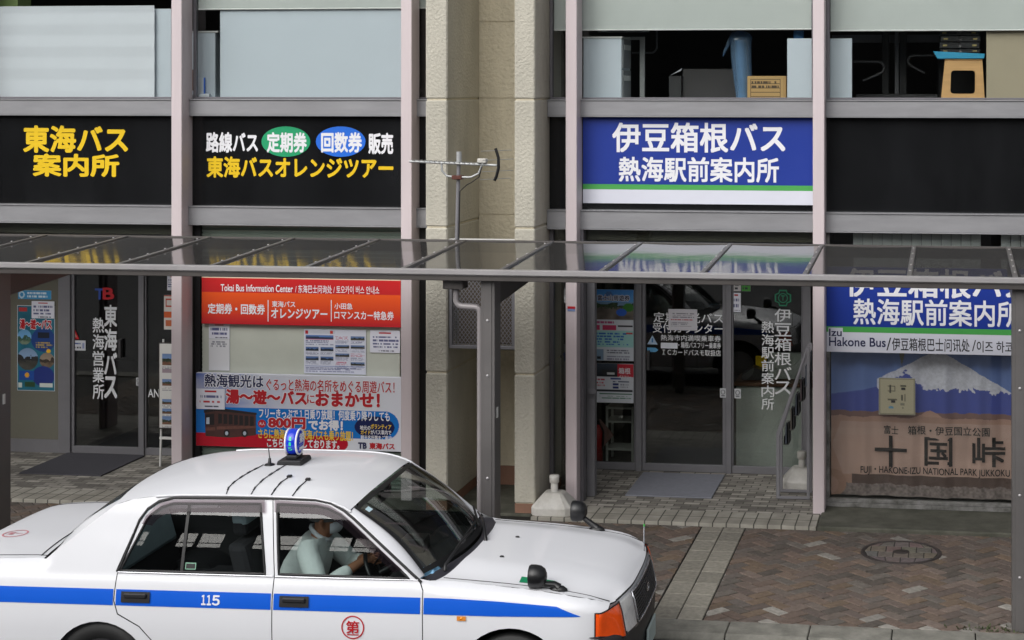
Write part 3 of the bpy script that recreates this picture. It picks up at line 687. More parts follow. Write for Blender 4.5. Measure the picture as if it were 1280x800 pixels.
# stool, cyan tray and black binders
X0, X1, Z0, Z1 = rect(1176, 74, 1231, 124, .14); zt = Z1; wt = at(1181, 74, .14)[0], at(1228, 74, .14)[0]
t = thing('stool', 'pale plywood step stool with a square cut-out handhold', 'stool', ((X0 + X1) / 2, .26, ZC))
def stool_side(y0, y1):
    o_ = [(X0, ZC), (X1, ZC), (wt[1], zt - .015), (wt[0], zt - .015)]
    cx = (X0 + X1) / 2; a, c_, e, f_ = cx - .115, cx + .115, ZC + .065, ZC + .285
    hole = []
    for qx, qz, s0 in ((c_ - .03, f_ - .03, 0), (a + .035, f_ - .03, 1), (a + .03, e + .03, 2), (c_ - .03, e + .03, 3)):
        for k in range(5): g_ = (s0 + k / 4) * math.pi / 2; hole.append((qx + .03 * math.cos(g_), qz + .03 * math.sin(g_)))
    n = len(hole); b = MB()
    out = []
    for hxp, hzp in hole:                                  # matching points on the outline, by direction
        dx, dz = hxp - cx, hzp - (e + f_) / 2; best = None
        for k in range(4):
            p, q = o_[k], o_[(k + 1) % 4]; ex, ez = q[0] - p[0], q[1] - p[1]; den = dx * ez - dz * ex
            if abs(den) < 1e-9: continue
            s_ = ((p[0] - cx) * ez - (p[1] - (e + f_) / 2) * ex) / den
            if s_ > 0 and (best is None or s_ < best): best = s_
        out.append((cx + dx * best, (e + f_) / 2 + dz * best))
    for corner in o_:
        k = min(range(n), key=lambda i: math.hypot(out[i][0] - corner[0], out[i][1] - corner[1])); out[k] = corner
    for yy, fl in ((y0, 0), (y1, 1)):
        b.add([(p[0], yy, p[1]) for p in out + hole], [((i, (i + 1) % n, n + (i + 1) % n, n + i) if fl else (i, n + i, n + (i + 1) % n, (i + 1) % n)) for i in range(n)])
    for ring in (out, hole): b.add([(p[0], y0, p[1]) for p in ring] + [(p[0], y1, p[1]) for p in ring], [(i, (i + 1) % n, n + (i + 1) % n, n + i) for i in range(n)])
    return b
build('side_panel', stool_side(.14, .158), M['wood'], t); build('side_panel', stool_side(.38, .398), M['wood'], t)
b = MB(); b.box(wt[0], wt[1], .14, .40, zt - .0145, zt + .004); build('seat', b, M['wood'], t, .005)
X0, X1, Z0, Z1 = rect(1169, 66, 1230, 73, .13)
t = thing('plastic_tray', 'cyan plastic tray lying on the plywood stool', 'tray', ((X0 + X1) / 2, .26, zt))
b = MB(); b.prism([(X0 + .02, zt + .005), (X1, zt + .005), (X1 + .01, zt + .05), (X0 - .02, zt + .075)], .12, .42, lambda u, v, d: (u, d, v)); build('shell', b, M['cyan'], t, .004)
zb = zt + .058
for k, (h, dx) in enumerate(((.045, .0), (.062, -.004), (.06, .004), (.055, -.01))):
    X2, X3 = X0 + .045 + dx, X1 - .035 + dx
    t = thing('binder', ('lowest', 'second lowest', 'second highest', 'topmost')[k] + ' black binder of the pile on the cyan tray', 'binder', ((X2 + X3) / 2, .26, zb), 'black binders piled on the stool')
    b = MB(); b.box(X2, X3, .135, .39, zb, zb + h - .006); build('cover', b, M['black_plastic'], t, .004)
    b = MB(); b.box(X2 + .03, X2 + .07, .130, .134, zb + h * .3, zb + h * .55); b.box(X3 - .07, X3 - .03, .130, .134, zb + h * .3, zb + h * .55); build('label_plate', b, mat('dull brass', '#8f8153', .5, metal=.4), t)
    b = MB(); b.lathe([(.001, 0), (.02, 0), (.02, .004)], lambda a, c_, hq: ((X2 + X3) / 2 + a, .1345 - hq, zb + h * .45 + c_), 14); build('ring_hole', b, M['dark_grey'], t)
    zb += h
# two office chairs and a dark upright behind
def chair(px, flip, label):
    X0, X1, Z0, Z1 = rect(*px, .75); t = thing('office_chair', label, 'chair', ((X0 + X1) / 2, .95, 3.0), 'black office chairs upstairs')
    s_ = -1 if flip else 1; xe = X1 if not flip else X0; xo = X0 if not flip else X1
    b = MB(); zc = (Z0 + Z1) / 2; r_ = (Z1 - Z0) * .32
    b.tube([(xo - s_ * .1, .75, Z1)] + [(xe - s_ * r_ + s_ * r_ * math.sin(k * math.pi / 10), .75, Z1 - r_ + r_ * math.cos(k * math.pi / 10)) for k in range(9)] + [(xo + s_ * .10, .75, Z0)], .013, 10); build('armrest', b, M['dark_grey'], t)
    b = MB(); b.box(min(xo, xo - s_ * .45), max(xo, xo - s_ * .45), .72, 1.15, 3.40, 3.48); build('seat', b, M['black_plastic'], t, .02)
    b = MB(); b.box(min(xo - s_ * .02, xo - s_ * .42), max(xo - s_ * .02, xo - s_ * .42), 1.16, 1.22, 3.5, 4.3); build('backrest', b, M['black_plastic'], t, .02)
    b = MB(); b.tube([(xo - s_ * .22, .95, 3.0), (xo - s_ * .22, .95, 3.399)], .03, 10); build('post', b, M['dark_grey'], t)
chair((1066, 77, 1105, 101), False, 'black office chair with a looped armrest beside the narrow white board')
chair((1135, 69, 1168, 91), True, 'black office chair with a looped armrest beside the stool')
t = thing('shelf_rack', 'dark metal rack uprights standing behind the office chairs', 'rack', (at(1118, 90, 1.1)[0], 1.1, 3.0))
for px in (1107, 1129): x = at(px, 90, 1.1)[0]; b = MB(); b.box(x - .035, x + .035, 1.08, 1.13, 3.0, 5.2); build('upright', b, M['black_frame'], t, .004)
b = MB(); x0_, x1_ = at(1070, 118, 1.0)[0], at(1172, 118, 1.0)[0]; b.box(x0_, x1_, .98, 1.06, 3.86, 3.90); build('crossbar', b, M['dark_grey'], t, .004)
b = MB(); x0_, x1_ = at(1040, 43, 1.3)[0], at(1174, 43, 1.3)[0]; b.box(x0_, x1_, 1.28, 1.34, 4.42, 4.50); build('crossbar', b, M['grey_metal'], t, .004)
b = MB(); x = at(1121, 90, 1.12)[0]; b.box(x - .02, x + .02, 1.10, 1.12, 3.9, 5.2); build('back_rail', b, M['grey_metal'], t, .003)
# vertical blind behind the transom above the mountain curtain
x0, x1 = cuts[3]; t = thing('vertical_blind', 'pale vertical slat blind behind the strip of window above the canopy', 'blind', ((x0 + x1) / 2, .1, 2.2))
b = MB(); x = x0 + .06; rr = random.Random(2)
while x < x1 - .1:
    if rr.random() < .86: b.add([(x, .10, 2.25), (x + .088, .13, 2.25), (x + .088, .13, 2.60), (x, .10, 2.60)], [(0, 1, 2, 3)])
    x += .092
build('slat', b, M['blind'], t)
b = MB(); b.box(x0 + .05, x1 - .05, .09, .14, 2.601, 2.63); build('head_rail', b, M['white_metal'], t)
# ------------------------------------------------------------------ signs on the black and blue fascia boards
def ellipse(par, name, cx, cy, rx, ry, Y, m, depth=.004):
    X0, X1, Z0, Z1 = rect(cx - rx, cy - ry, cx + rx, cy + ry, Y); b = MB(); n = 40
    b.prism([((X0 + X1) / 2 + (X1 - X0) / 2 * math.cos(2 * math.pi * k / n), (Z0 + Z1) / 2 + (Z1 - Z0) / 2 * math.sin(2 * math.pi * k / n)) for k in range(n)], Y, Y - depth, lambda u, v, d: (u, d, v)); return build(name, b, m, par)
YS = -.012
def board(par, x0, x1, z0, z1, m, y0=YS, y1=-.001, name='panel', bev=.002): b = MB(); b.box(x0, x1, y0, y1, z0, z1); return build(name, b, m, par, bev)
x0, x1 = cuts[0]; t = thing('fascia_sign', 'black sign board with two lines of yellow lettering', 'sign', ((x0 + x1) / 2, YS, ZL1))
board(t, x0 + .004, x1 - .004, ZL1 + .006, ZU0 - .006, M['spandrel'])
text(t, '東海バス', (30, 158, 159, 190), YS - .001, M['yellow'], .035, .006); text(t, '案内所', (42, 193, 148, 220), YS - .001, M['yellow'], .035, .006)
x0, x1 = cuts[1]; t = thing('fascia_sign', 'black sign board with a green and a blue oval and white and yellow lettering', 'sign', ((x0 + x1) / 2, YS, ZL1))
board(t, x0 + .004, x1 - .004, ZL1 + .006, ZU0 - .006, M['spandrel'])
ellipse(t, 'oval', 357.5, 177, 30.5, 19, YS - .0005, M['green_ell']); ellipse(t, 'oval', 426, 177, 31, 19, YS - .0005, M['blue_ell'])
text(t, '路線バス', (258, 166, 322, 190), YS - .001, M['white_ink'], .035, .006); text(t, '定期券', (334, 166, 383, 190), YS - .005, M['white_ink'], .035, .006)
text(t, '回数券', (402, 166, 452, 190), YS - .005, M['white_ink'], .035, .006); text(t, '販売', (461, 167, 491, 192), YS - .001, M['white_ink'], .035, .006)
text(t, '東海バスオレンジツアー', (259, 197, 491, 222), YS - .001, M['yellow'], .035, .006)
x0 = at(729, 200, 0)[0]; x1 = cuts[2][1]; t = thing('fascia_sign', 'royal blue sign board with white lettering above a green stripe', 'sign', ((x0 + x1) / 2, YS, ZL1))
zb = at(870, 255, 0)[1]; zg0 = at(870, 237.5, 0)[1]; zg1 = at(870, 231, 0)[1]
board(t, x0, x1 - .002, zg1 + .0005, ZU0 - .004, M['sign_blue'], bev=0); board(t, x0, x1 - .002, zg0, zg1, M['sign_green'], name='stripe', bev=0); board(t, x0, x1 - .002, zb, zg0 - .0005, M['sign_white'], name='white_band', bev=0)
text(t, '伊豆箱根バス', (766, 154, 981, 190), YS - .001, M['white_ink'], .03, .006); text(t, '熱海駅前案内所', (774, 197, 973, 227), YS - .001, M['white_ink'], .03, .006)
# lower blue sign on the shop window
x0, x1 = cuts[3]; YW = -.02
t = thing('window_sign', 'blue and white shop window sign above the mountain curtain, its top behind the canopy', 'sign', ((x0 + x1) / 2, YW, 2.0))
za = at(1150, 335, YW)[1]; zg1 = at(1150, 410, YW)[1]; zg0 = at(1150, 417, YW)[1]; zb = at(1150, 442, YW)[1]
board(t, x0 + .002, x1 - .002, zg1 + .0005, za, M['sign_blue'], YW, .008, bev=0); board(t, x0 + .002, x1 - .002, zg0, zg1, M['sign_green'], YW, .008, 'stripe', 0); board(t, x0 + .002, x1 - .002, zb, zg0 - .0005, M['sign_white'], YW, .008, 'white_band', 0)
text(t, '伊豆箱根バス', (1057, 337, 1290, 372), YW - .001, M['white_ink'], .03); text(t, '熱海駅前案内所', (1067, 375, 1275, 407), YW - .001, M['white_ink'], .022)
a_, c_, e_, f_ = rect(1035.5, 409.5, 1053.5, 421, YW); b = MB(); b.box(a_, c_, YW - .0008, YW - .0002, e_, f_); build('white_tab', b, M['sign_white'], t)
text(t, 'Izu', (1036.5, 411, 1052, 420), YW - .0015, M['navy_ink'], .02); text(t, 'Hakone Bus', (1036.5, 422, 1107, 433), YW - .001, M['navy_ink'], .02)
text(t, '/', (1108, 422, 1114, 438), YW - .001, M['black_ink'], 0); text(t, '伊豆箱根巴士问讯处', (1115, 423, 1212, 439), YW - .001, M['black_ink'], .012)
text(t, '/', (1215, 425, 1220, 439), YW - .001, M['black_ink'], 0); text(t, '이즈 하코네 버스', (1221, 427, 1302, 441), YW - .001, M['black_ink'], .012)
# ------------------------------------------------------------------ orange ticket sign
YO = -.012
X0, X1, Z0, Z1 = rect(252, 341, 501, 407, YO)
t = thing('window_sign', 'orange and red ticket sign with white lettering above the notices', 'sign', ((X0 + X1) / 2, YO, Z0))
board(t, X0, X1, Z0, Z1, M['red_ink'], YO, .03)
cv = Canvas(120, 66, '#c8262c', 4); cv.grad(0, 0, 1, .12, '#f0e2c8', '#efe0c4').grad(0, .12, 1, .40, '#c82b2c', '#bf2a2c').grad(0, .40, 1, .78, '#e85a26', '#d44427').grad(0, .78, 1, 1, '#d8402a', '#bb2530')
cv.mesh('print', flat(X0 + .002, X1 - .002, Z0 + .002, Z1 - .002, YO - .0015), M['print_gloss'], t)
text(t, 'Tokai Bus Information Center', (276, 356, 366, 364.5), YO - .003, M['white_ink'], .018); text(t, '/ 东海巴士问询处 / 토오카이 버스 안내소', (369, 357, 474, 367), YO - .003, M['white_ink'], .01)
text(t, '定期券・回数券', (260, 380, 331, 392.5), YO - .003, M['white_ink'], .03); text(t, '東海バス', (340, 376.5, 369, 384), YO - .003, M['white_ink'], .02)
text(t, 'オレンジツアー', (339, 386, 409, 398), YO - .003, M['white_ink'], .03); text(t, '小田急', (418, 379, 440.5, 386.5), YO - .003, M['white_ink'], .02); text(t, 'ロマンスカー特急券', (418, 389, 492, 399.5), YO - .003, M['white_ink'], .025)
for px in (335, 414):
    a, c_, d, e = rect(px - .4, 375, px + .6, 402, YO - .003); b = MB(); b.add([(a, YO - .003, d), (c_, YO - .003, d), (c_, YO - .003, e), (a, YO - .003, e)], [(0, 1, 2, 3)]); build('divider_line', b, M['white_ink'], t)
# ------------------------------------------------------------------ sightseeing bus advertisement
YA = -.03
X0, X1, Z0, Z1 = rect(245, 469, 502, 561, YA)
t = thing('advert_board', 'wide sightseeing bus advertisement board with red headline, price and a brown bus picture', 'sign', ((X0 + X1) / 2, YA, Z0))
board(t, X0, X1, Z0, Z1, M['sign_white'], YA, .02)
cv = Canvas(420, 154, '#d9dbe2', 6); n1 = cv.field(5, 9); n2 = cv.field(10, 20)
sk = np.clip(1 - cv.U * 1.7, 0, 1)[..., None] * np.clip(.55 + (n1 - .5) * 1.1 + (n2 - .5) * .4, 0, 1)[..., None]
cv.a = np.array(hx('#d9dbe2')) * (1 - sk) + np.array(hx('#5f74b8')) * sk
cv.mask((cv.V > .46) & (cv.V < .84) & (cv.U < .92), '#1a72c4'); cv.ell(.92, .65, .068, .19, '#1a72c4')
cv.mask((cv.V >= .82) & (cv.U < .71), '#b8172c'); cv.ell(.71, .915, .033, .09, '#b8172c'); cv.mask((cv.V > .84) & (cv.U > .30) & (cv.U < .71) & (cv.V < .86), '#b8172c')
cv.ell(.87, .68, .096, .15, '#1b2352')
cv.mesh('print', flat(X0 + .002, X1 - .002, Z0 + .002, Z1 - .002, YA - .0015), M['print_gloss'], t)
def out_text(body, px, m, bold=.04, halo=.09, hm='white_ink', Y=YA):
    text(t, body, px, Y - .0025, M[hm], halo); text(t, body, px, Y - .0038, M[m], bold)
out_text('熱海観光は', (256, 468.5, 329, 484), 'navy_ink', .03); out_text('ぐるっと熱海の名所をめぐる周遊バス！', (333, 475, 493, 490), 'red_ink', .02, .06)
out_text('湯～遊～バス', (283, 488, 383, 505), 'red_ink', .05); out_text('に', (384, 493.5, 393, 504), 'red_ink', .03); out_text('おまかせ！', (395, 491, 474, 508), 'red_ink', .05)
text(t, 'フリーきっぷで１日乗り放題！何度乗り降りしても', (324, 512.5, 487, 524.5), YA - .003, M['white_ink'], .03)
out_text('800円', (336, 522, 381, 535.5), 'red_ink', .05); out_text('でお得！', (386, 525.5, 428, 537.5), 'white_ink', .05, .05)
text(t, 'さらに熱海市内の東海バスも乗り放題！', (323, 537.5, 441, 549.5), YA - .003, M['yellow_ink'], .03); text(t, 'こちらで販売しております。', (334, 549, 424, 560), YA - .003, M['white_ink'], .035)
ellipse(t, 'price_badge', 327.5, 529.5, 5, 5, YA - .002, M['red_ink'], .001); text(t, '大人', (324, 527.5, 331, 531.5), YA - .004, M['white_ink'], .02)
text(t, '地元の', (450, 532, 463, 537.5), YA - .003, M['white_ink'], .02); text(t, 'ボランティア', (463.5, 530.5, 489, 536.5), YA - .003, M['yellow_ink'], .03); text(t, 'ガイド', (451, 538, 463, 543), YA - .003, M['yellow_ink'], .03); text(t, 'がバス車内で', (463.5, 537.5, 489, 543.5), YA - .003, M['white_ink'], .02); text(t, '観光名所等をご案内', (451, 544.5, 489.5, 550), YA - .003, M['white_ink'], .02)
text(t, 'TB', (448, 553.5, 458, 560.5), YA - .003, M['navy_ink'], .06); text(t, '東海バス', (462, 554, 493, 561.5), YA - .003, M['red_ink'], .05)
# the printed bus: a flat picture on the board
cv = Canvas(84, 46, '#1a72c4', 9); cv.a[:] = np.nan
def bus_print():
    b = MB(); mats = [mat('print brown', '#4a2a25', .5, var=.3, vs=30), mat('print dark', '#161214', .5), mat('print pale', '#b9c2cf', .5), mat('print wood', '#6a4238', .5, var=.3, vs=40)]
    def q(pts, m, dy): b.add([(at(x, y, YA)[0], YA - .0025 - dy * .0004, at(x, y, YA)[1]) for x, y in pts], [tuple(range(len(pts)))], m)
    q([(256, 514), (271, 511), (320, 517), (320, 544), (287, 547), (257, 545)], 0, 0); q([(255, 512.5), (271, 509.5), (321, 516), (321, 518.5), (271, 513.5), (255, 516)], 1, 1)
    q([(257, 518), (268, 517), (268, 531), (257, 531)], 1, 1); q([(258, 522), (262, 521.5), (262, 530), (258, 530)], 2, 2)
    for k in range(7): x = 273 + k * 6.6; y = 517 + k * .55; q([(x, y), (x + 4.6, y + .4), (x + 4.6, y + 12), (x, y + 12.5)], 1, 1)
    q([(271, 533), (320, 532), (320, 535), (271, 537)], 3, 1); q([(257, 534), (269, 534), (269, 538), (257, 538)], 3, 1)
    for cx_ in (283.5, 306): q([(cx_ + 4 * math.cos(k * .4488), 541.5 + 5.0 * math.sin(k * .4488)) for k in range(14)], 1, 2); q([(cx_ + 2 * math.cos(k * .4488), 541.5 + 2.5 * math.sin(k * .4488)) for k in range(14)], 2, 3)
    return build('bus_picture', b, mats, t)
bus_print()
# ------------------------------------------------------------------ posters and notices
def poster(label, px, Y, cv, cat='poster', name='poster', back='white_paper', th=.006, mt='print', group=None, edge=0.0):
    X0, X1, Z0, Z1 = rect(*px, Y); q = thing(name, label, cat, ((X0 + X1) / 2, Y, Z0), group)
    b = MB(); b.box(X0 - edge, X1 + edge, Y, Y + th, Z0 - edge, Z1 + edge); build('backing', b, M[back], q)
    cv.mesh('print', flat(X0 + .001, X1 - .001, Z0 + .001, Z1 - .001, Y - .0012), M[mt], q); return q
def notice(w, h, seed, title='#b5121f', n=5, paper='#dfe0ea'):
    c = Canvas(w, h, paper, seed); c.rect(.30, .08, .7, .16, title); c.lines(.1, .24, .95, .82, n, '#5a5d88', .8); c.lines(.3, .86, .9, .95, 1, '#30304a', .9); return c
YN = .028
poster('white paper notice at the top edge of the pale board, above a blank white sheet', (261, 404, 287, 423.5), YN, notice(44, 34, 1, n=2), 'notice', 'notice')
cv = Canvas(40, 60, '#dcdde0', 8); cv.lines(.1, .06, .9, .26, 3, '#8b8d96', .7)
poster('tall white sheet below a small notice on the pale board', (261, 424, 287, 463), YN, cv, 'notice', 'notice')
poster('small white notice at the far edge of the pale board beside the timetable sheet', (462.5, 413, 500, 441), YN, notice(60, 44, 3, n=4), 'notice', 'notice')
cv = Canvas(130, 90, '#d7dae6', 5)
cv.rect(.02, .03, .5, .10, '#c9ced8').rect(.02, .03, .07, .11, '#b5202c').rect(.42, .03, .47, .1, '#c8362c').photo(.03, .13, .48, .22, '#5f83c0', '#24304a', '#3a4560').lines(.03, .24, .48, .37, 3, '#8a90aa', .9).rect(.03, .22, .48, .235, '#d04a74')
for r_ in range(2):
    for c_ in range(2):
        x = .03 + c_ * .24; y = .40 + r_ * .21; cv.photo(x, y, x + .21, y + .09, '#5a79ae', '#1f2a3a', '#31363f'); cv.lines(x, y + .10, x + .21, y + .19, 3, '#9a9fb4', .9)
for r_ in range(4):
    for c_ in range(2):
        x = .51 + c_ * .245; y = .15 + r_ * .19; cv.photo(x, y, x + .22, y + .08, '#6c86b4', '#26312c', '#4a4038') if (r_ + c_) % 3 else cv.lines(x, y, x + .22, y + .08, 3, '#c06a86', .8); cv.lines(x, y + .09, x + .22, y + .17, 3, '#9296b0', .9)
cv.lines(.03, .85, .97, .96, 3, '#8286a6', .9).rect(.02, .82, .98, .835, '#3a5fa8')
poster('printed tour sheet full of small pictures fixed to the pale board', (380, 412, 457.5, 467.5), YN, cv, 'poster', 'poster')
cv = Canvas(40, 34, '#dfe0ea', 11); cv.rect(.3, .1, .7, .18, '#b5121f').lines(.12, .3, .9, .48, 1, '#5a5d88', .8).lines(.12, .55, .95, .7, 1, '#b5121f', .8).lines(.3, .8, .9, .9, 1, '#30304a', .9)
poster('small white notice stuck on the corner of the sightseeing bus advertisement', (245.5, 486, 281, 511.5), YA - .009, cv, 'notice', 'notice', th=.003)
# left-hand office entrance: posters, door lettering, display stand
YL = YB - .024
cv = Canvas(60, 14, '#3f9ad0', 2); cv.ell(.12, .5, .09, .4, '#cfe9f2').ell(.12, .5, .05, .22, '#3f9ad0').lines(.28, .12, .97, .9, 2, '#dff0f6', .95)
poster('sky blue sticker sign high on the cream wall above the bus tour poster', (22.5, 363, 64, 374), YL, cv, 'sign', 'wall_sign')
cv = Canvas(80, 190, '#1f6a80', 7); n1 = cv.field(8, 5); cv.a *= (.7 + .6 * n1)[..., None]
cv.rect(.04, .02, .26, .07, '#b83a3a'); cv.photo(.0, .28, .38, .46, '#6fa8d6', '#3c5a4a', '#6a7a66', .5, True).ell(.70, .40, .33, .14, '#1c3f80').rect(.55, .31, .86, .38, '#131b2a').lines(.5, .42, .95, .5, 3, '#b9a04a', .8)
cv.photo(.0, .50, .56, .76, '#8aa6c8', '#2a2a2c', '#4b4a44', .35, True).photo(.60, .55, 1.0, .73, '#9a8a78', '#3a2f28', '#70604e', .4, True).ell(.84, .53, .06, .025, '#e0b020').ell(.70, .83, .3, .12, '#22337c').rect(.05, .77, .45, .88, '#1d4c9c').ell(.26, .82, .06, .03, '#d8a030').rect(.03, .91, .13, .97, '#c9d4cc').rect(.2, .90, .48, .96, '#2a4a2e').rect(.6, .91, .95, .96, '#cfd6d0')
q = poster('teal bus tour poster with round photographs on the cream entrance wall', (22, 382.5, 68, 488), YL, cv, edge=.004)
text(q, '湯～遊～バス', (25, 399.5, 64.5, 411), YL - .003, M['white_ink'], .12); text(q, '湯～遊～バス', (25, 399.5, 64.5, 411), YL - .004, M['red_ink'], .05)
poster('white paper notice overlapping the top of the teal bus tour poster', (39.5, 376.5, 68, 398), YL - .009, notice(44, 34, 12, n=3), 'notice', 'notice', th=.003)
YG = YB - .0045
# ------------------------------------------------------------------ lettering on the glass doors: each pane's writing is one thing
t = thing('door_lettering', 'white upright lettering and red and blue emblem on door by the cream wall', 'lettering', (at(131, 440, YG)[0], YG, 1.2))
vtext(t, '東海バス', (130.5, 380, 146, 499), YG, M['soft_white_ink'], .034); vtext(t, '熱海営業所', (116, 396, 130, 500), YG, M['soft_white_ink'], .02)
text(t, 'T', (119, 361, 130, 374), YG, mat('vinyl blue', '#2a4a9c', .5, var=0), .034); text(t, 'B', (129, 360, 142, 374), YG - .001, M['red_ink'], .034)
t2 = thing('door_lettering', 'white capital letters on the narrow glass pane behind the display stand', 'lettering', (at(192, 490, YG)[0], YG, 1.0)); text(t2, 'AN', (185, 486.5, 199, 496.5), YG, M['soft_white_ink'], .02)
cv = Canvas(44, 24, '#c9cbd0', 3); cv.lines(.3, .2, .9, .45, 1, '#46508c', .9).lines(.3, .55, .75, .85, 1, '#3a3a44', .9).rect(.08, .5, .2, .75, '#b03038').rect(.82, .25, .93, .8, '#8a93b8')
poster('small white notice sticker on the glass door below a red triangle', (84, 425.5, 107, 438), YG - .002, cv, 'notice', 'notice', th=.0015)
X0, X1, Z0, Z1 = rect(88, 411, 99, 424, YG); b = MB(); b.add([(X0, YG, Z0), (X1, YG, Z0), ((X0 + X1) / 2, YG, Z1)], [(0, 1, 2)]); b.add([(X0 + .025, YG - .001, Z0 + .02), (X1 - .025, YG - .001, Z0 + .02), ((X0 + X1) / 2, YG - .001, Z1 - .035)], [(0, 1, 2)], 1)
single('warning_sticker', b, [M['red_ink'], mat('sticker pink', '#b98a80', .6)], 'red triangular warning sticker on the glass door', 'sticker')
for px, Y, lab in (((170, 472, 176.5, 482), YG, 'small pale sticker by the upright of the glass door with upright lettering'), ((900, 485.5, 907.5, 497), YG - .028, 'small no-smoking sticker on the edge of the sliding door'), ((918, 486, 926, 498), YG, 'small no-smoking sticker on the fixed pane beside the sliding door')):
    cv = Canvas(14, 20, '#b9bbbd', 4); cv.ell(.5, .4, .34, .26, '#5d5f62').ell(.5, .4, .24, .18, '#b9bbbd').rect(.2, .72, .8, .86, '#6d6f73'); poster(lab, px, Y, cv, 'sticker', 'sticker', th=.0012)
# poster stand in front of the pane
XA, XB, Z0, Z1 = rect(199, 428, 232, 536, .75)
t = thing('display_stand', 'white legged display stand with a tall travel poster beside the pink mullion', 'stand', (XA + .1, .75, .02))
b = MB()
for x in (XA + .012, XB - .012): b.tube([(x, .75, .02), (x, .82, Z1 + .02)], .012, 8)
b.box(XA, XB, .752, .772, .30, .325); build('leg_frame', b, M['white_metal'], t)
b = MB(); b.box(XA, XB, .735, .747, Z0, Z1); build('board', b, M['rust'], t, .003)
cv = Canvas(60, 190, '#c9c8c4', 21)
for k, (a, c_) in enumerate(((.12, .26), (.42, .50), (.66, .72), (.77, .83), (.86, .96))): cv.photo(.12, a, .9, c_, '#6c86b0', '#2b3526', '#6a4a38'); cv.lines(.12, c_ + .01, .9, c_ + .06, 3, '#86878c', .8)
cv.rect(.12, .30, .9, .35, '#8f8088'); cv.mesh('print', flat(XA + .012, XB - .012, Z0 + .012, Z1 - .012, .733), M['print'], t)
cv = Canvas(30, 90, '#cfcac4', 22); cv.rect(.0, .0, 1, .03, '#b5432c').rect(.15, .1, .9, .34, '#b8402e').rect(.2, .14, .8, .3, '#cfcac4').rect(.0, .48, 1, .66, '#c65a2c').rect(.15, .72, .9, .9, '#b5613c')
poster('narrow red and white poster on the pane above the display stand', (205, 369, 222, 412), YG - .003, cv, th=.002)
poster('white paper notice near the top of the pane above the red and white poster', (209, 344, 224, 363), YG - .003, notice(24, 28, 31, n=4), 'notice', 'notice', th=.002)
# door lettering, sliding door of the blue sign office
YD = YG - .0
t = thing('door_lettering', 'white lettering in five lines on the dark sliding door', 'lettering', (at(858, 420, YD)[0], YD, 1.4))
text(t, '定期観光バス', (817, 391, 904, 403.5), YD, M['soft_white_ink'], .01); text(t, '受付カウンター', (816, 404, 903.5, 416.5), YD, M['soft_white_ink'], .01)
text(t, '熱海市内満喫乗車券', (826, 419, 901, 426.5), YD, M['soft_white_ink'], .01); text(t, '・箱根バスフリー乗車券', (848, 428, 901, 435.5), YD, M['soft_white_ink'], .015); text(t, 'ＩＣカードバスモ取扱店', (828, 437, 901, 444.5), YD, M['soft_white_ink'], .01)
cv = Canvas(54, 42, '#c3c1c6', 41); cv.lines(.15, .18, .9, .42, 3, '#77747c', .9).lines(.1, .46, .95, .56, 1, '#a8404a', .9).lines(.1, .6, .8, .84, 3, '#8a8790', .9)
poster('white paper notice taped over the lettering of the sliding door', (835.5, 386.5, 871.5, 413), YG - .004, cv, 'notice', 'notice', th=.0015)
X0, X1, Z0, Z1 = rect(826, 428.5, 847, 435.5, YG); b = MB(); b.box(X0, X1, YG - .003, YG - .001, Z0, Z1); single('paper_strip', b, M['white_paper'], 'blank white strip stuck over part of a lettering line on the sliding door', 'paper strip')
X0, X1, Z0, Z1 = rect(809, 419, 822, 430.5, YG); b = MB(); b.add([(X0, YG - .001, Z0), (X1, YG - .001, Z0), ((X0 + X1) / 2, YG - .001, Z1)], [(0, 1, 2)]); xm = (X0 + X1) / 2; b.add([(xm - .008, YG - .002, Z0 + .02), (xm + .008, YG - .002, Z0 + .02), (xm + .008, YG - .002, Z1 - .03), (xm - .008, YG - .002, Z1 - .03)], [(0, 1, 2, 3)], 1)
single('warning_sticker', b, [mat('pale blue sticker', '#a9c0d6', .5), mat('sticker blue', '#2f72a8', .5)], 'pale blue triangular sticker on the sliding door', 'sticker')
X0, X1, Z0, Z1 = rect(809, 434.5, 823, 440, YG); b = MB(); zc = (Z0 + Z1) / 2; b.add([(X0, YG - .001, Z0), (X1 - .03, YG - .001, Z0), (X1, YG - .001, zc), (X1 - .03, YG - .001, Z1), (X0, YG - .001, Z1)], [(0, 1, 2, 3, 4)]); single('arrow_sticker', b, mat('arrow blue', '#5fa2cc', .5), 'light blue arrow shaped sticker below the triangular one on the sliding door', 'sticker')
t = thing('door_lettering', 'white upright lettering under a green emblem on the pane above the white counter', 'lettering', (at(970, 440, YG)[0], YG, 1.4))
vtext(t, '伊豆箱根バス', (968.5, 385, 989, 494), YG, M['soft_white_ink'], .012); vtext(t, '熱海駅前案内所', (952, 401, 967.5, 513), YG, M['soft_white_ink'], .012)
X0, X1, Z0, Z1 = rect(968.5, 361.5, 989, 383.5, YG); cx, cz, r_ = (X0 + X1) / 2, (Z0 + Z1) / 2, (X1 - X0) / 2
b = MB(); hexo = [(-.45, -1), (.45, -1), (.55, -.62), (1, -.45), (1, .45), (.55, .62), (.45, 1), (-.45, 1), (-.55, .62), (-1, .45), (-1, -.45), (-.55, -.62)]; n = 12
b.add([(cx + u * r_, YG - .001, cz + v * r_) for u, v in hexo] + [(cx + u * r_ * .82, YG - .001, cz + v * r_ * .82) for u, v in hexo], [(i, (i + 1) % n, n + (i + 1) % n, n + i) for i in range(n)])
b.lathe([(r_ * .6, 0), (r_ * .48, 0)], lambda a, c_, h: (cx + a, YG - .001, cz + c_), 24); put_text(b, 'T', cx - r_ * .22, cx + r_ * .22, cz - r_ * .3, cz + r_ * .3, lambda u, v, d: (u, YG - .002 - d * .0001, v), .03)
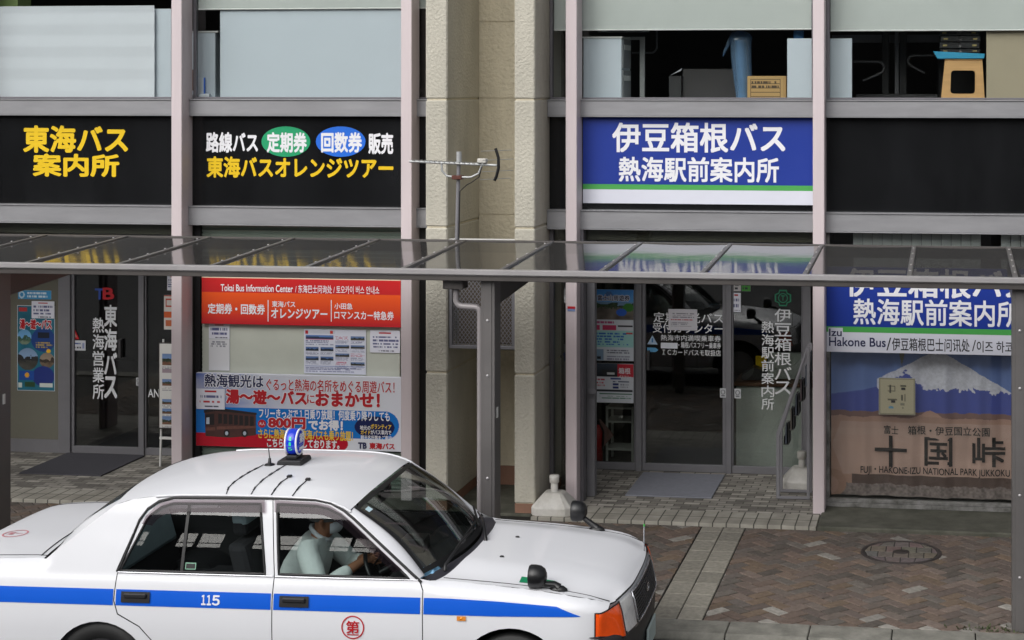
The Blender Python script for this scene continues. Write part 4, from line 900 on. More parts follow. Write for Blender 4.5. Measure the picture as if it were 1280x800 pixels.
build('emblem', b, mat('green vinyl', '#1f7a58', .5, var=0), t)
poster('white and red paper slip on the pane near the sliding door post', (914.5, 366, 926, 390), YG - .003, notice(20, 36, 44, n=2), 'notice', 'notice', th=.0015)
for px, c1, lab in (((914, 344, 926, 364), '#c9c4c4', 'white sticker under the canopy edge, highest on the pane'), ((927, 344, 938, 364), '#4a9a3c', 'green sticker under the canopy edge on the pane')):
    cv = Canvas(16, 24, c1, 45); cv.lines(.15, .55, .9, .9, 2, '#303038', .8); poster(lab, px, YG - .003, cv, 'sticker', 'sticker', th=.0015)
# posters inside the side pane
YP = YB - .014
cv = Canvas(70, 130, '#cfd3da', 51)
cv.grad(0, 0, 1, .20, '#3f86d0', '#5f9fd6').mask((cv.V < .16) & (np.abs(cv.U - .35) < .02 + (cv.V) * 1.2) & (cv.V > .03), '#4a6fa8').photo(0, .18, 1, .42, '#7d9fc0', '#33452c', '#6b625a', .1).ell(.86, .25, .14, .06, '#3a7a2c').ell(.68, .32, .14, .05, '#2f62c4')
cv.lines(.02, .44, .55, .49, 1, '#b04a7a', .9).rect(0, .50, .12, .57, '#c23a62').rect(.18, .50, .55, .57, '#c23a62').rect(.58, .44, .95, .56, '#d6d8de').rect(.58, .50, .97, .52, '#202028').rect(0, .58, 1, .81, '#9fd0cc').lines(.02, .6, .9, .79, 5, '#3a6fb8', .6).rect(.8, .6, .97, .62, '#c84040').lines(.3, .84, .95, .9, 2, '#55576a', .9).rect(0, .84, .22, .99, '#7f98b0').rect(.05, .94, .15, .98, '#20242c').lines(.3, .92, .95, .99, 2, '#8a8ca0', .9)
q = poster('tall sightseeing ticket poster with blue sky hanging inside the pane beside the sliding door', (744.5, 362, 792, 451), YP, cv, 'poster', 'poster')
text(q, '富士山周遊券', (747, 369, 787, 376), YP - .003, M['white_ink'], .10); text(q, '富士山周遊券', (747, 369, 787, 376), YP - .004, M['navy_ink'], .03)
cv = Canvas(66, 74, '#cdd0d6', 52); cv.grad(0, 0, .62, .34, '#3c4652', '#15171a').rect(.16, .16, .55, .29, '#2b2e30').rect(.3, .23, .5, .28, '#c9cbcc').rect(.58, .02, 1, .34, '#c02c3c').lines(.0, .38, .3, .6, 3, '#b84a58', .8).rect(.4, .37, .66, .41, '#2a3f86').lines(.42, .43, .9, .48, 1, '#2a3458', .9).rect(.46, .5, .6, .55, '#22306a').rect(.46, .58, .6, .63, '#22306a').lines(.65, .5, .9, .63, 2, '#8f8f9a', .8).rect(.02, .66, .97, .71, '#22242a').rect(.1, .76, .95, .79, '#2c6a4a').lines(.1, .81, .95, .9, 2, '#5f8a74', .8)
q = poster('white free pass poster with a red square and a dark bus picture', (744.5, 454.5, 792, 503.5), YP, cv, 'poster', 'poster')
text(q, '箱根', (773.5, 460, 788, 467.5), YP - .003, M['white_ink'], .02); text(q, 'バスフリー', (773.5, 469.5, 789, 473), YP - .003, M['white_ink'], .03)
# shelf unit, extinguisher, board and counter inside
X0, X1, Z0, Z1 = rect(757, 508, 792, 571, YB + .25)
t = thing('shelf_unit', 'small white two tier shelf unit inside the pane below the posters', 'shelf', ((X0 + X1) / 2, YB + .4, .03))
for x in (X0, X1 - .025):
    for y in (YB + .25, YB + .52): b = MB(); b.box(x, x + .025, y, y + .025, .03, Z1); build('post', b, M['white_metal'], t, .003)
for z in (.16, .45, Z1 - .03): b = MB(); b.box(X0 + .002, X1 - .002, YB + .252, YB + .543, z, z + .02); build('shelf', b, M['white_metal'], t, .002)
X0, X1, Z0, Z1 = rect(746, 521, 766, 566, YB + .14); cx = X0 + .03; b = MB(); zc = (Z0 + Z1) / 2
b.prism([(cx - .12, zc), (cx, zc - .17), (cx + .15, zc), (cx, zc + .17)], YB + .14, YB + .15, lambda u, v, d: (u, d, v)); single('diamond_board', b, mat('dusty pink board', '#8d6a66', .7), 'dusty pink diamond shaped board leaning inside the pane', 'board', .003)
t = thing('fire_extinguisher', 'red fire extinguisher standing on the floor beside the pink board', 'extinguisher', (at(747, 560, YB + .1)[0], YB + .1, .03)); xx = at(747, 560, YB + .1)[0]
b = MB(); b.lathe([(.001, 0), (.055, 0), (.055, .36), (.03, .43), (.001, .43)], lambda a, c_, h: (xx + a, YB + .1 + c_, .031 + h), 16); build('cylinder', b, M['red'], t)
b = MB(); b.box(xx - .02, xx + .02, YB + .08, YB + .12, .462, .50); b.tube([(xx + .02, YB + .08, .48), (xx + .07, YB + .06, .40), (xx + .065, YB + .06, .2)], .009, 8); build('valve_hose', b, M['black_plastic'], t)
XC0, XC1, Z0, Z1 = rect(921, 507, 1030, 590, YB + .35)
t = thing('service_counter', 'white service counter standing inside the glass of the entrance', 'counter', ((XC0 + XC1) / 2, YB + .6, .03))
b = MB(); b.box(XC0, XC1 + .5, YB + .30, YB + .80, .031, .86); build('front_panel', b, mat('pale counter panel', '#c9cfcb', .4), t, .004)
b = MB(); b.box(XC0 - .02, XC1 + .5, YB + .27, YB + .84, .862, .90); build('top', b, mat('brown counter top', '#6b4e3e', .4), t, .004)
zt = at(985, 441, YB + .5)[1]; xs = at(955, 470, YB + .5)[0]; b = MB(); b.box(xs + .04, XC1 + .5, YB + .5, YB + .54, .905, zt); build('screen_panel', b, mat('pale counter screen', '#b7bdb9', .4), t, .004)
X0, X1, Z0, Z1 = rect(927, 485, 957, 503, YB + .4)
t = thing('phone_terminal', 'dark desk terminal with a yellow slip on the service counter', 'terminal', ((X0 + X1) / 2, YB + .45, .9))
b = MB(); b.prism([(X0, .905), (X1, .905), (X1, 1.0), (X0 + .12, 1.04), (X0, .96)], YB + .38, YB + .56, lambda u, v, d: (u, d, v)); build('casing', b, M['dark_grey'], t, .008)
b = MB(); b.box((X0 + X1) / 2, X1 - .01, YB + .575, YB + .58, 1.0, 1.13); build('slip', b, M['yellow'], t)
# leaflet rack in the entrance
xa, za = at(972, 540, .36); xb, zb = at(1009, 432, .36); yb0, yb1 = .24, .50
t = thing('leaflet_rack', 'grey metal leaflet rack with a sloping front standing on the entrance tiles', 'rack', ((xa + xb) / 2, .37, .02))
xL, xR = at(971, 620, .3)[0], at(1013, 620, .3)[0]
for y in (yb0, yb1):
    b = MB(); b.prism([(xL, .05), (xL + .035, .05), (xL + .035, za - .01), (xb + .01, zb - .03), (xb + .01, zb + .02), (xL, za + .01)], y, y + .025, lambda u, v, d: (u, d, v)); build('side_frame', b, M['grey_metal'], t, .003)
    b = MB(); b.box(xL, xR, y, y + .025, .024, .0495); build('foot_rail', b, M['grey_metal'], t, .003)
    b = MB(); b.box(xR - .03, xR, y + .0, y + .025, .05, zb); build('back_post', b, M['grey_metal'], t, .003)
for k in range(6):
    f_ = (k + .5) / 6; x = xL + (xb - xL) * f_ + .045; z = za + (zb - za) * f_ - .02
    b = MB(); b.box(x, x + .05, yb0 + .026, yb1 - .001, z - .15, z - .145); b.box(x, x + .004, yb0 + .026, yb1 - .001, z - .145, z - .08); b.box(x + .046, x + .05, yb0 + .026, yb1 - .001, z - .145, z - .02); build('pocket', b, M['dark_grey'], t)
rr = random.Random(8)
for k in range(6):
    f_ = (k + .5) / 6; x = xL + (xb - xL) * f_ + .062; z = za + (zb - za) * f_ - .02
    for q in range(2):
        y = yb0 + .03 + q * .11; b = MB(); b.box(x, x + .012, y, y + .10, z - .142, z + .045)
        single('leaflet', b, mat('leaflet print', rr.choice(['#4a3f42', '#3f4650', '#8f8f8c', '#55504a', '#3f4847']), .6), ('lowest', 'second', 'third', 'fourth', 'fifth', 'topmost')[k] + (' outer' if q == 0 else ' inner') + ' leaflet bundle in the sloping grey rack', 'leaflets', group='leaflets in the grey rack')
# water filled pole bases
def pole_base(cx, cy, z0, label):
    t = thing('pole_base', label, 'pole base', (cx, cy, z0), 'white plastic pole bases')
    b = MB(); prof = [(.0, .178), (.012, .188), (.075, .189), (.09, .183), (.185, .10), (.20, .08)]
    def ring(h, r_): return [(cx + r_ * sx - sx * 0, cy + r_ * sy * .9, z0 + h) for sx, sy in ((-1, -.75), (-.75, -1), (.75, -1), (1, -.75), (1, .75), (.75, 1), (-.75, 1), (-1, .75))]
    vs = []; n = 8
    for h, r_ in prof: vs += ring(h, r_)
    fs = [(i * n + j, i * n + (j + 1) % n, (i + 1) * n + (j + 1) % n, (i + 1) * n + j) for i in range(len(prof) - 1) for j in range(n)] + [tuple(range(n))[::-1], tuple(range((len(prof) - 1) * n, len(prof) * n))]
    b.add(vs, fs); build('tank', b, M['white_plastic'], t, .008, 2)
    b = MB(); b.lathe([(.055, .17), (.062, .182), (.05, .186), (.034, .181), (.034, .27), (.028, .272), (.045, .285), (.047, .345), (.04, .352), (.001, .352)], lambda a, c_, h: (cx + a, cy + c_, z0 + h), 14); build('socket_knob', b, M['white_plastic'], t)
    b = MB(); b.lathe([(.001, .181), (.028, .181), (.028, .186), (.001, .188)], lambda a, c_, h: (cx - .055 + a, cy - .06 + c_, z0 + h), 12); build('filler_cap', b, M['dark_grey'], t)
pole_base(-3.665, -.50, .013, 'white plastic water filled pole base beside the pink mullion and cream pillar')
x = at(1000, 600, .75)[0]; pole_base(x + .02, .74, .022, 'white plastic water filled pole base behind the leaflet rack')
# door mats
def door_mat(c0, c1, y0, y1, m, label):
    b = MB(); b.box(c0, c1, y0, y1, .021, .034); return single('door_mat', b, m, label, 'door mat', .004)
door_mat(-3.13, -2.285, .16, 1.10, M['mat_grey'], 'blue grey door mat before the dark sliding door')
door_mat(-9.44, -8.55, .24, 1.16, M['mat_dark'], 'dark grey door mat before the glass door by the cream wall')
b = MB(); b.box(-9.3, -8.0, YB + .2, YB + 1.3, .031, .042); single('door_mat', b, mat('black inner mat', '#222226', .95), 'black floor mat just inside the glass door by the cream wall', 'door mat', .004)
# sticker on the mullion
X0, X1, Z0, Z1 = rect(709.5, 383, 719, 389, -.24); b = MB(); zc = (Z0 + Z1) / 2; b.box(X0, X1, -.2445, -.2405, zc, Z1, 0); b.box(X0, X1, -.2445, -.2405, Z0, zc - .0005, 1); single('sticker', b, [M['red_ink'], mat('sticker pale blue', '#7d93c0', .5, var=.5, vs=60)], 'small red and blue sticker on the pink mullion above the pole base', 'sticker')
# ------------------------------------------------------------------ the mountain curtain
YCUR = .13
x0, x1 = cuts[3]; xc0, xc1 = x0 + .035, at(1420, 530, YCUR)[0]; xc1 = min(x1 - .04, xc1)
zc0, zc1 = .112, at(1150, 436, YCUR)[1]
def fold(X): return YCUR + .014 * math.sin(X * 17) + .006 * math.sin(X * 41 + 1) + .004 * math.sin(X * 7)
cv = Canvas(330, 270, '#5f80bc', 61)
PXX = np.interp(cv.U, [0, 1], [0, 1]) * (xc1 - xc0) + xc0
uL, uR = at(1036, 530, YCUR)[0], at(1264, 530, YCUR)[0]
PU = (PXX - uL) / (uR - uL)                                   # 0..1 over the visible part of the curtain
n1 = cv.field(9, 12); n2 = cv.field(40, 50); n3 = cv.field(90, 140)
cv.a = np.array(hx('#6a80b8')) * (1.0 - .1 * cv.V[..., None]) * (.93 + .14 * n1[..., None])
base = .33 - .20 * np.clip((PU - .02) / .40, 0, 1) ** 1.2
ridge = np.where(PU < .40, .30 - .10 * np.clip(PU / .28, 0, 1) - np.clip(PU - .28, 0, 1) * 1.0, 0)
peak = .035 + np.maximum(np.abs(PU - .60) - .045, 0) * np.where(PU < .6, .62, .70) + (n2 - .5) * .006
left = .315 - .26 * np.clip(PU / .34, 0, 1) ** 2.2 * .55
mt_ = np.where(PU < .42, np.minimum(np.where(PU > .27, peak, 9), .318 - .10 * (PU / .42) ** 1.4), peak)
body = cv.V > np.minimum(mt_, .33)
cv.mask(body, '#4c56a0')
snowline = .27 + (n2 - .5) * .05 + (n3 - .5) * .04 - .10 * np.exp(-((PU - .42) / .07) ** 2) + .07 * np.clip(PU - .62, 0, 1)
cv.mask((cv.V > peak) & (cv.V < snowline) & (PU > .27), '#d2d0da')
cv.a *= np.where((cv.V > peak) & (cv.V < snowline) & (PU > .27), .86 + .26 * n3, 1.0)[..., None]
cv.mask(cv.V > .43 + (n2 - .5) * .012, '#80625c'); cv.mask(cv.V > .465 + (n2 - .5) * .015 - .05 * np.exp(-((PU - .56) / .05) ** 2), '#b08c7c')
cv.a *= np.where(cv.V > .46, .88 + .2 * n1, 1)[..., None]
sg = (cv.V > .46) & (cv.V < .86) & (PU > .02 + .06 * np.abs(cv.V - .66) / .2)
cv.mask(sg & (cv.V > .5), '#b8998c'); cv.a *= np.where(sg, .9 + .18 * n1, 1)[..., None]
cv.mask((cv.V > .855) & (PU > .13), '#574640'); cv.mask((cv.V > .92 + (n2 - .5) * .02), '#786c68'); cv.a *= np.where(cv.V > .92, .55 + .95 * n3, 1)[..., None]
cv.mask((cv.V > .80) & (((PU + .0) / .10) ** 2 + ((cv.V - .92) / .10) ** 2 < 1), '#a3806f'); cv.mask((((PU + .01) / .065) ** 2 + ((cv.V - .93) / .07) ** 2 < 1), '#b08b7c')
cv.mask((np.abs(PU - .405) < .022 * np.clip((.12 - cv.V) / .12, 0, 1)) & (cv.V < .12), '#6d6f5c')
cv.a = np.clip(cv.a * 1.1, 0, .95)
t = thing('picture_curtain', 'printed curtain showing a snowy mountain and a brown name board behind the shop window', 'curtain', ((xc0 + xc1) / 2, YCUR, zc0))
cv.mesh('fabric', lambda u, v: (xc0 + (xc1 - xc0) * u, fold(xc0 + (xc1 - xc0) * u) + .008 * (1 - v) * math.sin(9 * u), zc0 + (zc1 - zc0) * v), M['print'], t)
def curtain_text(body, px, m, bold):
    X0, X1, Z0, Z1 = rect(*px, YCUR); b = MB(); put_text(b, body, X0, X1, Z0, Z1, lambda u, v, d: (u, fold(u) - .013 - d * .00012, v), bold, 0, 5); build('lettering', b, m, t)
ink = mat('brush ink', '#2c2929', .8, var=.2, vs=20)
curtain_text('富士', (1105, 532, 1123, 542.5), ink, .01); curtain_text('箱根・伊豆国立公園', (1135, 533, 1237, 544), ink, .01)
for ch, px in (('十', (1094, 545, 1133, 583)), ('国', (1156, 547, 1190, 582)), ('峠', (1216, 547, 1256, 583))): curtain_text(ch, px, ink, .02)
curtain_text('FUJI・HAKONE-IZU NATIONAL PARK JUKKOKU RIDGE', (1076, 585, 1290, 596), ink, .012)
cv = Canvas(44, 46, '#c4b89c', 71); cv.rect(.24, .22, .46, .38, '#6b6658').rect(.26, .25, .44, .35, '#c4b89c').rect(.30, .2, .34, .42, '#4b473e').rect(.24, .56, .5, .60, '#6b6658').rect(.34, .60, .46, .68, '#2c2a30').ell(.34, .80, .08, .035, '#6fa0c0').rect(.6, .2, .74, .24, '#4b473e').rect(.62, .27, .72, .33, '#25232a').rect(.62, .46, .66, .6, '#4b473e').rect(.7, .44, .73, .62, '#4b473e').rect(.6, .68, .7, .74, '#8f8a78').rect(.64, .78, .68, .82, '#8f8a78').rect(.03, .03, .97, .05, '#8d8672').rect(.03, .95, .97, .97, '#8d8672').rect(.03, .03, .05, .97, '#8d8672').rect(.95, .03, .97, .97, '#8d8672')
poster('square cream notice with dotted border hung in front of the mountain curtain', (1098.5, 472.5, 1144, 518.5), .06, cv, 'notice', 'notice', th=.004)
# ------------------------------------------------------------------ bus stop canopy
t = thing('canopy', 'long low bus stop canopy with smoky roof sheets on bronze grey posts', 'canopy', (-3.5, -3.25, 0))
YF, YBK, ZR = -3.35, -1.35, 2.59
XC0, XC1, PITCH, XP = -11.43 - .787 * 2, 5.96 + .787, .787, -3.465
b = MB(); b.box(XC0, XC1, YF - .0, YF + .07, 2.508, ZR - .035); build('fascia_beam', b, M['canopy_dark'], t, .004)
b = MB(); b.box(XC0, XC1, YF - .022, YF + .05, ZR - .034, ZR + .004); b.box(XC0, XC1, YF - .012, YF - .0005, 2.548, 2.554); build('fascia_trim', b, M['canopy_light'], t, .004)
b = MB(); b.box(XC0, XC1, YBK - .06, YBK, 2.52, ZR + .036); build('rear_beam', b, M['canopy_dark'], t, .004)
k = 0; xk = XP - 12 * PITCH
while xk < XC1:
    if xk > XC0:
        b = MB(); b.prism([(YF + .051, ZR - .07), (YBK - .061, ZR - .0), (YBK - .061, ZR + .040), (YF + .051, ZR - .036)], xk - .019, xk + .019, lambda u, v, d: (d, u, v))
        ra = build('rafter', b, M['canopy'], t, .003)
        b = MB()
        for q in range(6): yq = YF + .2 + q * .3; b.lathe([(.009, 0), (.007, .006), (.001, .007)], lambda a, c_, h: (xk + a, yq + c_, ZR - .034 + .043 * (yq - YF) + h), 8)
        build('screw', b, M['canopy_light'], ra)
    if xk + PITCH < XC1 and xk > XC0:
        b = MB(); x0_, x1_ = xk + .020, xk + PITCH - .020
        b.grid(lambda u, v: (x0_ + (x1_ - x0_) * u, YF + .052 + (YBK - YF - .115) * v, ZR - .055 + .085 * v - .004 * math.sin(math.pi * u)), 8, 10); build('roof_sheet', b, M['smoke_roof'], t)
    xk += PITCH
for px in (-8, 610, 1274, 1950):
    X = at(px, 500, -3.25)[0]
    b = MB(); b.box(X - .052, X + .058, -3.27, -3.105, .0, 2.507); b.box(X - .030, X + .036, -3.276, -3.2705, .0, 2.50); p = build('post', b, M['canopy'], t, .006)
    b = MB()
    for z in (2.2, 1.78, 1.0, .4): b.lathe([(.012, 0), (.009, .006), (.001, .007)], lambda a, c_, h: (X + .003 + a, -3.2765 - h, z + c_), 10)
    build('bolt', b, M['canopy_light'], p)
    b = MB(); b.box(X + .0585, X + .064, -3.22, -3.19, 1.45, 1.53); build('label_plate', b, M['white_metal'], p)
    b = MB(); b.prism([(-3.104, 2.30), (-2.2, 2.36), (-1.72, 2.42), (-1.62, 2.46), (-1.60, 2.518), (-3.104, 2.518)], X - .035, X + .045, lambda u, v, d: (d, u, v)); build('bracket_arm', b, M['canopy_dark'], t, .008)
    if px != 610: continue
    # gutter box and downpipe
    xg = X - .27; b = MB(); b.box(xg - .085, xg + .075, -3.26, -3.12, 2.43, 2.506); build('gutter_box', b, M['canopy_dark'], t, .006)
    b = MB(); b.tube([(xg, -3.19, 2.43), (xg, -3.19, 2.345)] + [(xg + .05 - .05 * math.cos(q * math.pi / 10), -3.19, 2.345 - .05 * math.sin(q * math.pi / 10)) for q in range(1, 6)] + [(X - .12, -3.19, 2.29)] + [(X - .12 + .04 * math.sin(q * math.pi / 10), -3.19, 2.25 + .04 * math.cos(q * math.pi / 10)) for q in range(1, 6)] + [(X - .08, -3.19, .05)], .024, 12); build('downpipe', b, M['pipe'], t)
# ------------------------------------------------------------------ television antenna behind the canopy
xa, _ = at(572, 303, -1.3); YT = -1.30
t = thing('television_antenna', 'grey television antenna with a long boom on a pole behind the canopy', 'antenna', (xa, YT, 2.6))
b = MB(); b.tube([(xa - .01, YT, 2.53), (xa + .012, YT, 3.37)], .017, 10); build('mast', b, M['grey_metal'], t)
b = MB(); b.tube([(xa + .012, YT, 3.30), (xa + .013, YT, 3.40)], .024, 10); build('clamp_sleeve', b, M['silver'], t)
L = at(513, 201.5, YT); Rr = at(622, 206.5, YT)
b = MB(); b.tube([(L[0], YT - .025, L[1]), (Rr[0], YT - .025, Rr[1])], .011, 8)
for k in range(15):
    f_ = .06 + k * .057; x = L[0] + (Rr[0] - L[0]) * f_; z = L[1] + (Rr[1] - L[1]) * f_; b.tube([(x, YT - .025 - .07, z + .012), (x, YT - .025 + .07, z + .012)], .0045, 6)
build('boom', b, M['silver'], t)
z0 = Rr[1]; x = Rr[0]
b = MB(); b.tube([(x - .012, YT - .025, z0 + .15), (x + .014, YT - .025, z0 + .07), (x + .016, YT - .025, z0 - .02), (x - .004, YT - .025, z0 - .10), (x - .022, YT - .025, z0 - .135)], .014, 8)
build('reflector_spine', b, M['black_plastic'], t)
b = MB()
for dz, dx in ((.13, -.005), (.05, .014), (-.05, .008), (-.12, -.014)): b.tube([(x + dx - .10, YT - .16, z0 + dz), (x + dx + .10, YT + .12, z0 + dz)], .003, 6)
build('reflector_rod', b, M['silver'], t)
b = MB(); b.box(x - .17, x - .09, YT - .06, YT + .01, z0 + .02, z0 + .06); build('feed_box', b, M['white_plastic'], t, .006)
b = MB(); b.box(xa - .04, xa + .05, YT - .05, YT + .03, 3.155, 3.19); build('clamp', b, mat('rusty clamp', '#5a2f26', .7, var=.3, vs=30), t, .004)
sx0 = L[0] + (Rr[0] - L[0]) * .37; sx1 = L[0] + (Rr[0] - L[0]) * .82
b = MB(); b.tube([(sx0, YT - .03, 3.30), (sx0 + .005, YT - .03, 3.23), (sx0 + .05, YT - .03, 3.185), (xa, YT - .03, 3.175), (sx1 - .09, YT - .03, 3.175), (sx1 - .02, YT - .03, 3.21), (sx1 + .01, YT - .03, 3.28)], .010, 8); build('support_tube', b, M['silver'], t)
b = MB(); b.tube([(sx1 + .015, YT - .05, 3.27), (sx1 - .01, YT - .05, 3.18), (sx1 - .08, YT - .05, 3.13), (xa + .1, YT - .045, 3.11), (xa + .03, YT - .03, 3.05), (xa + .018, YT - .02, 2.6)], .005, 6); build('cable', b, M['black_plastic'], t)
# ------------------------------------------------------------------ the taxi
M['paint'] = mat('white car paint', '#dcdde1', 0.40, var=0.02, vs=1.0, coat=0.35, spec=0.4)
M['paint_blue'] = mat('blue stripe film', '#0a5bd0', 0.3, var=0.02, coat=0.4)
M['rubber'] = mat('black rubber', '#0c0c0d', 0.6, var=0.1)
M['gasket'] = mat('black gasket', '#101012', 0.4, var=0.05)
M['chrome'] = mat('bright trim', '#c6c7cc', 0.2, metal=0.9, var=0.03)
M['car_glass'] = glass('green tinted car glass', (0.68, 0.74, 0.73), 1.5, sides=1.7)
M['windscreen'] = glass('windscreen glass', (0.56, 0.62, 0.60), 1.5)
M['visor'] = glass('smoky side visor', (0.46, 0.40, 0.43), 1.35, .02, haze=0.10, boost=0.4, hcol='#4a4048')
M['cabin'] = mat('dark cabin trim', '#232225', 0.7, var=0.1)
M['seat'] = mat('dark seat cloth', '#2e2c30', 0.9, var=0.1)
M['cover'] = mat('white seat cover', '#a3b4bb', 0.85, var=0.08, vs=8)
M['bumper'] = mat('charcoal bumper', '#1f1f22', 0.5, var=0.08)
M['cowl'] = mat('dark cowl plastic', '#2b2b33', 0.55, var=0.1)
M['amber'] = mat('amber lens', '#e8500c', 0.08, var=0.2, vs=9, coat=0.6)
M['amber_bright'] = mat('amber lamp core', '#ff9a12', 0.1, var=0.1, vs=20)
M['lens'] = glass('clear lamp lens', (0.95, 0.95, 0.95), 1.45)
M['lamp_blue'] = mat('blue lamp plastic', '#1238c8', 0.25, var=0.05, coat=0.4)
M['mint'] = mat('mint numerals', '#35d3a2', 0.4, var=0.0)

TH = R(2.4); cth, sth = math.cos(TH), math.sin(TH)
TX = thing('taxi', 'white taxi sedan with blue side stripe and blue roof lamp at the kerb', 'taxi', (-5.407 - sth * .8475, -5.541 + cth * .8475, -.05), rz=TH, local=True)
def curve(pts):
    """smooth interpolation through pts (x, y), monotone-limited cubic"""
    xs = [p[0] for p in pts]; ys = [p[1] for p in pts]; n = len(xs)
    d = [(ys[i + 1] - ys[i]) / (xs[i + 1] - xs[i]) for i in range(n - 1)]
    m = [d[0]] + [0 if d[i - 1] * d[i] <= 0 else 2 * d[i - 1] * d[i] / (d[i - 1] + d[i]) for i in range(1, n - 1)] + [d[-1]]
    def f(x):
        if x <= xs[0]: return ys[0]
        if x >= xs[-1]: return ys[-1]
        i = next(k for k in range(n - 1) if x <= xs[k + 1]); h = xs[i + 1] - xs[i]; t = (x - xs[i]) / h
        return (2 * t ** 3 - 3 * t * t + 1) * ys[i] + (t ** 3 - 2 * t * t + t) * h * m[i] + (-2 * t ** 3 + 3 * t * t) * ys[i + 1] + (t ** 3 - t * t) * h * m[i + 1]
    return f
def w_base(z):
    if z <= .915: return w_low(z)
    d = z - .915; return .803 - .268 * d - .0826 * d * d - 1.2 * max(0, d - .47) ** 2
def sms(a, c_, x): t = min(1, max(0, (x - a) / (c_ - a))); return t * t * (3 - 2 * t)
w_low = curve([(.18, .77), (.30, .815), (.45, .836), (.62, .8475), (.75, .843), (.85, .826), (.915, .803), (1.0, .779), (1.1, .749), (1.2, .714), (1.3, .686), (1.385, .657), (1.46, .62)])
z_fend = curve([(2.05, .918), (2.24, .905), (2.73, .872), (3.14, .822), (3.28, .778), (3.38, .735)])
z_trk = curve([(-1.15, .90), (-1.08, .945), (-1.0, .957), (-.74, .966), (-.42, .975), (-.3, .98)])
def W(x, z):
    v = w_base(z)
    if x > 3.0: v -= .14 * ((x - 3.0) / .36) ** 2.4
    if x < -.75: v -= .09 * ((-.75 - x) / .4) ** 2
    for zt, k in ((z_fend(x), sms(2.05, 2.25, x)), (z_trk(x), sms(-.30, -.46, x) if False else (1 - sms(-.48, -.32, x)))):
        if k > 0:
            r_ = .075; dd = zt - z
            if dd < r_: q = max(0, min(r_, r_ - dd)); v -= k * (r_ - math.sqrt(max(0, r_ * r_ - q * q))) * .9
    return v
def side(x, z, off=0.0, s_=-1): return (x, s_ * (W(x, z) + off), z)
def band(b, x0, x1, zb, zt, off, s_, nu, nv=6, m=0):
    f_ = lambda u, v: side(x0 + (x1 - x0) * u, zb(x0 + (x1 - x0) * u) + (zt(x0 + (x1 - x0) * u) - zb(x0 + (x1 - x0) * u)) * v, off, s_)
    return b.grid(f_, nu, nv, m, True, s_ > 0)
def pip(p, poly):
    c_ = False; n = len(poly)
    for i in range(n):
        a, b_ = poly[i], poly[i - 1]
        if (a[1] > p[1]) != (b_[1] > p[1]) and p[0] < (b_[0] - a[0]) * (p[1] - a[1]) / (b_[1] - a[1]) + a[0]: c_ = not c_
    return c_
def resample(poly, st):
    out = []
    for i in range(len(poly)):
        a, b_ = poly[i], poly[(i + 1) % len(poly)]; l = math.hypot(b_[0] - a[0], b_[1] - a[1]); n = max(1, int(round(l / st)))
        for k in range(n): out.append((a[0] + (b_[0] - a[0]) * k / n, a[1] + (b_[1] - a[1]) * k / n))
    return out
def panel2d(outline, holes=(), st=.04):
    loops = [resample(outline, st)] + [resample(h, st) for h in holes]
    vs, es = [], []
    for lp in loops: k = len(vs); vs += lp; es += [(k + i, k + (i + 1) % len(lp)) for i in range(len(lp))]
    bpts = np.array(vs); x0, z0 = bpts.min(0); x1, z1 = bpts.max(0); x = x0 + st / 2
    row = 0
    while x < x1:
        z = z0 + st / 2 + (st / 2 if row % 2 else 0)
        while z < z1:
            if pip((x, z), loops[0]) and not any(pip((x, z), h) for h in loops[1:]) and ((bpts - (x, z)) ** 2).sum(1).min() > (st * .55) ** 2: vs.append((x, z))
            z += st
        x += st * .87; row += 1
    v2, e2, f2, _, _, _ = delaunay_2d_cdt([Vector(p) for p in vs], es, [], 0, 1e-6)
    fs = []
    for f in f2:
        c_ = (sum(v2[i][0] for i in f) / 3, sum(v2[i][1] for i in f) / 3)
        p0, p1, p2 = (v2[i] for i in f); ar = abs((p1[0] - p0[0]) * (p2[1] - p0[1]) - (p1[1] - p0[1]) * (p2[0] - p0[0])); lg = max((p1 - p0).length, (p2 - p1).length, (p0 - p2).length)
        if ar / lg < 6e-4: continue
        if pip(c_, loops[0]) and not any(pip(c_, h) for h in loops[1:]): fs.append(tuple(f))
    return [(v[0], v[1]) for v in v2], fs
def side_panel_mb(b, outline, holes=(), off=0.0, s_=-1, st=.04, m=0):
    v, f = panel2d(outline, holes, st)
    k = len(b.v); b.add([side(x, z, off, s_) for x, z in v], [t[::-1] if s_ > 0 else t for t in f], m, True); h = .012
    for i, (x, z) in enumerate(v):
        n = Vector((-(W(x + h, z) - W(x - h, z)) / (2 * h), s_ * 1.0, -(W(x, z + h) - W(x, z - h)) / (2 * h))).normalized(); b.norm[k + i] = tuple(n)
    return b
def arc(cx, cz, r_, a0, a1, n=14): return [(cx + r_ * math.cos(a0 + (a1 - a0) * k / n), cz + r_ * math.sin(a0 + (a1 - a0) * k / n)) for k in range(n + 1)]
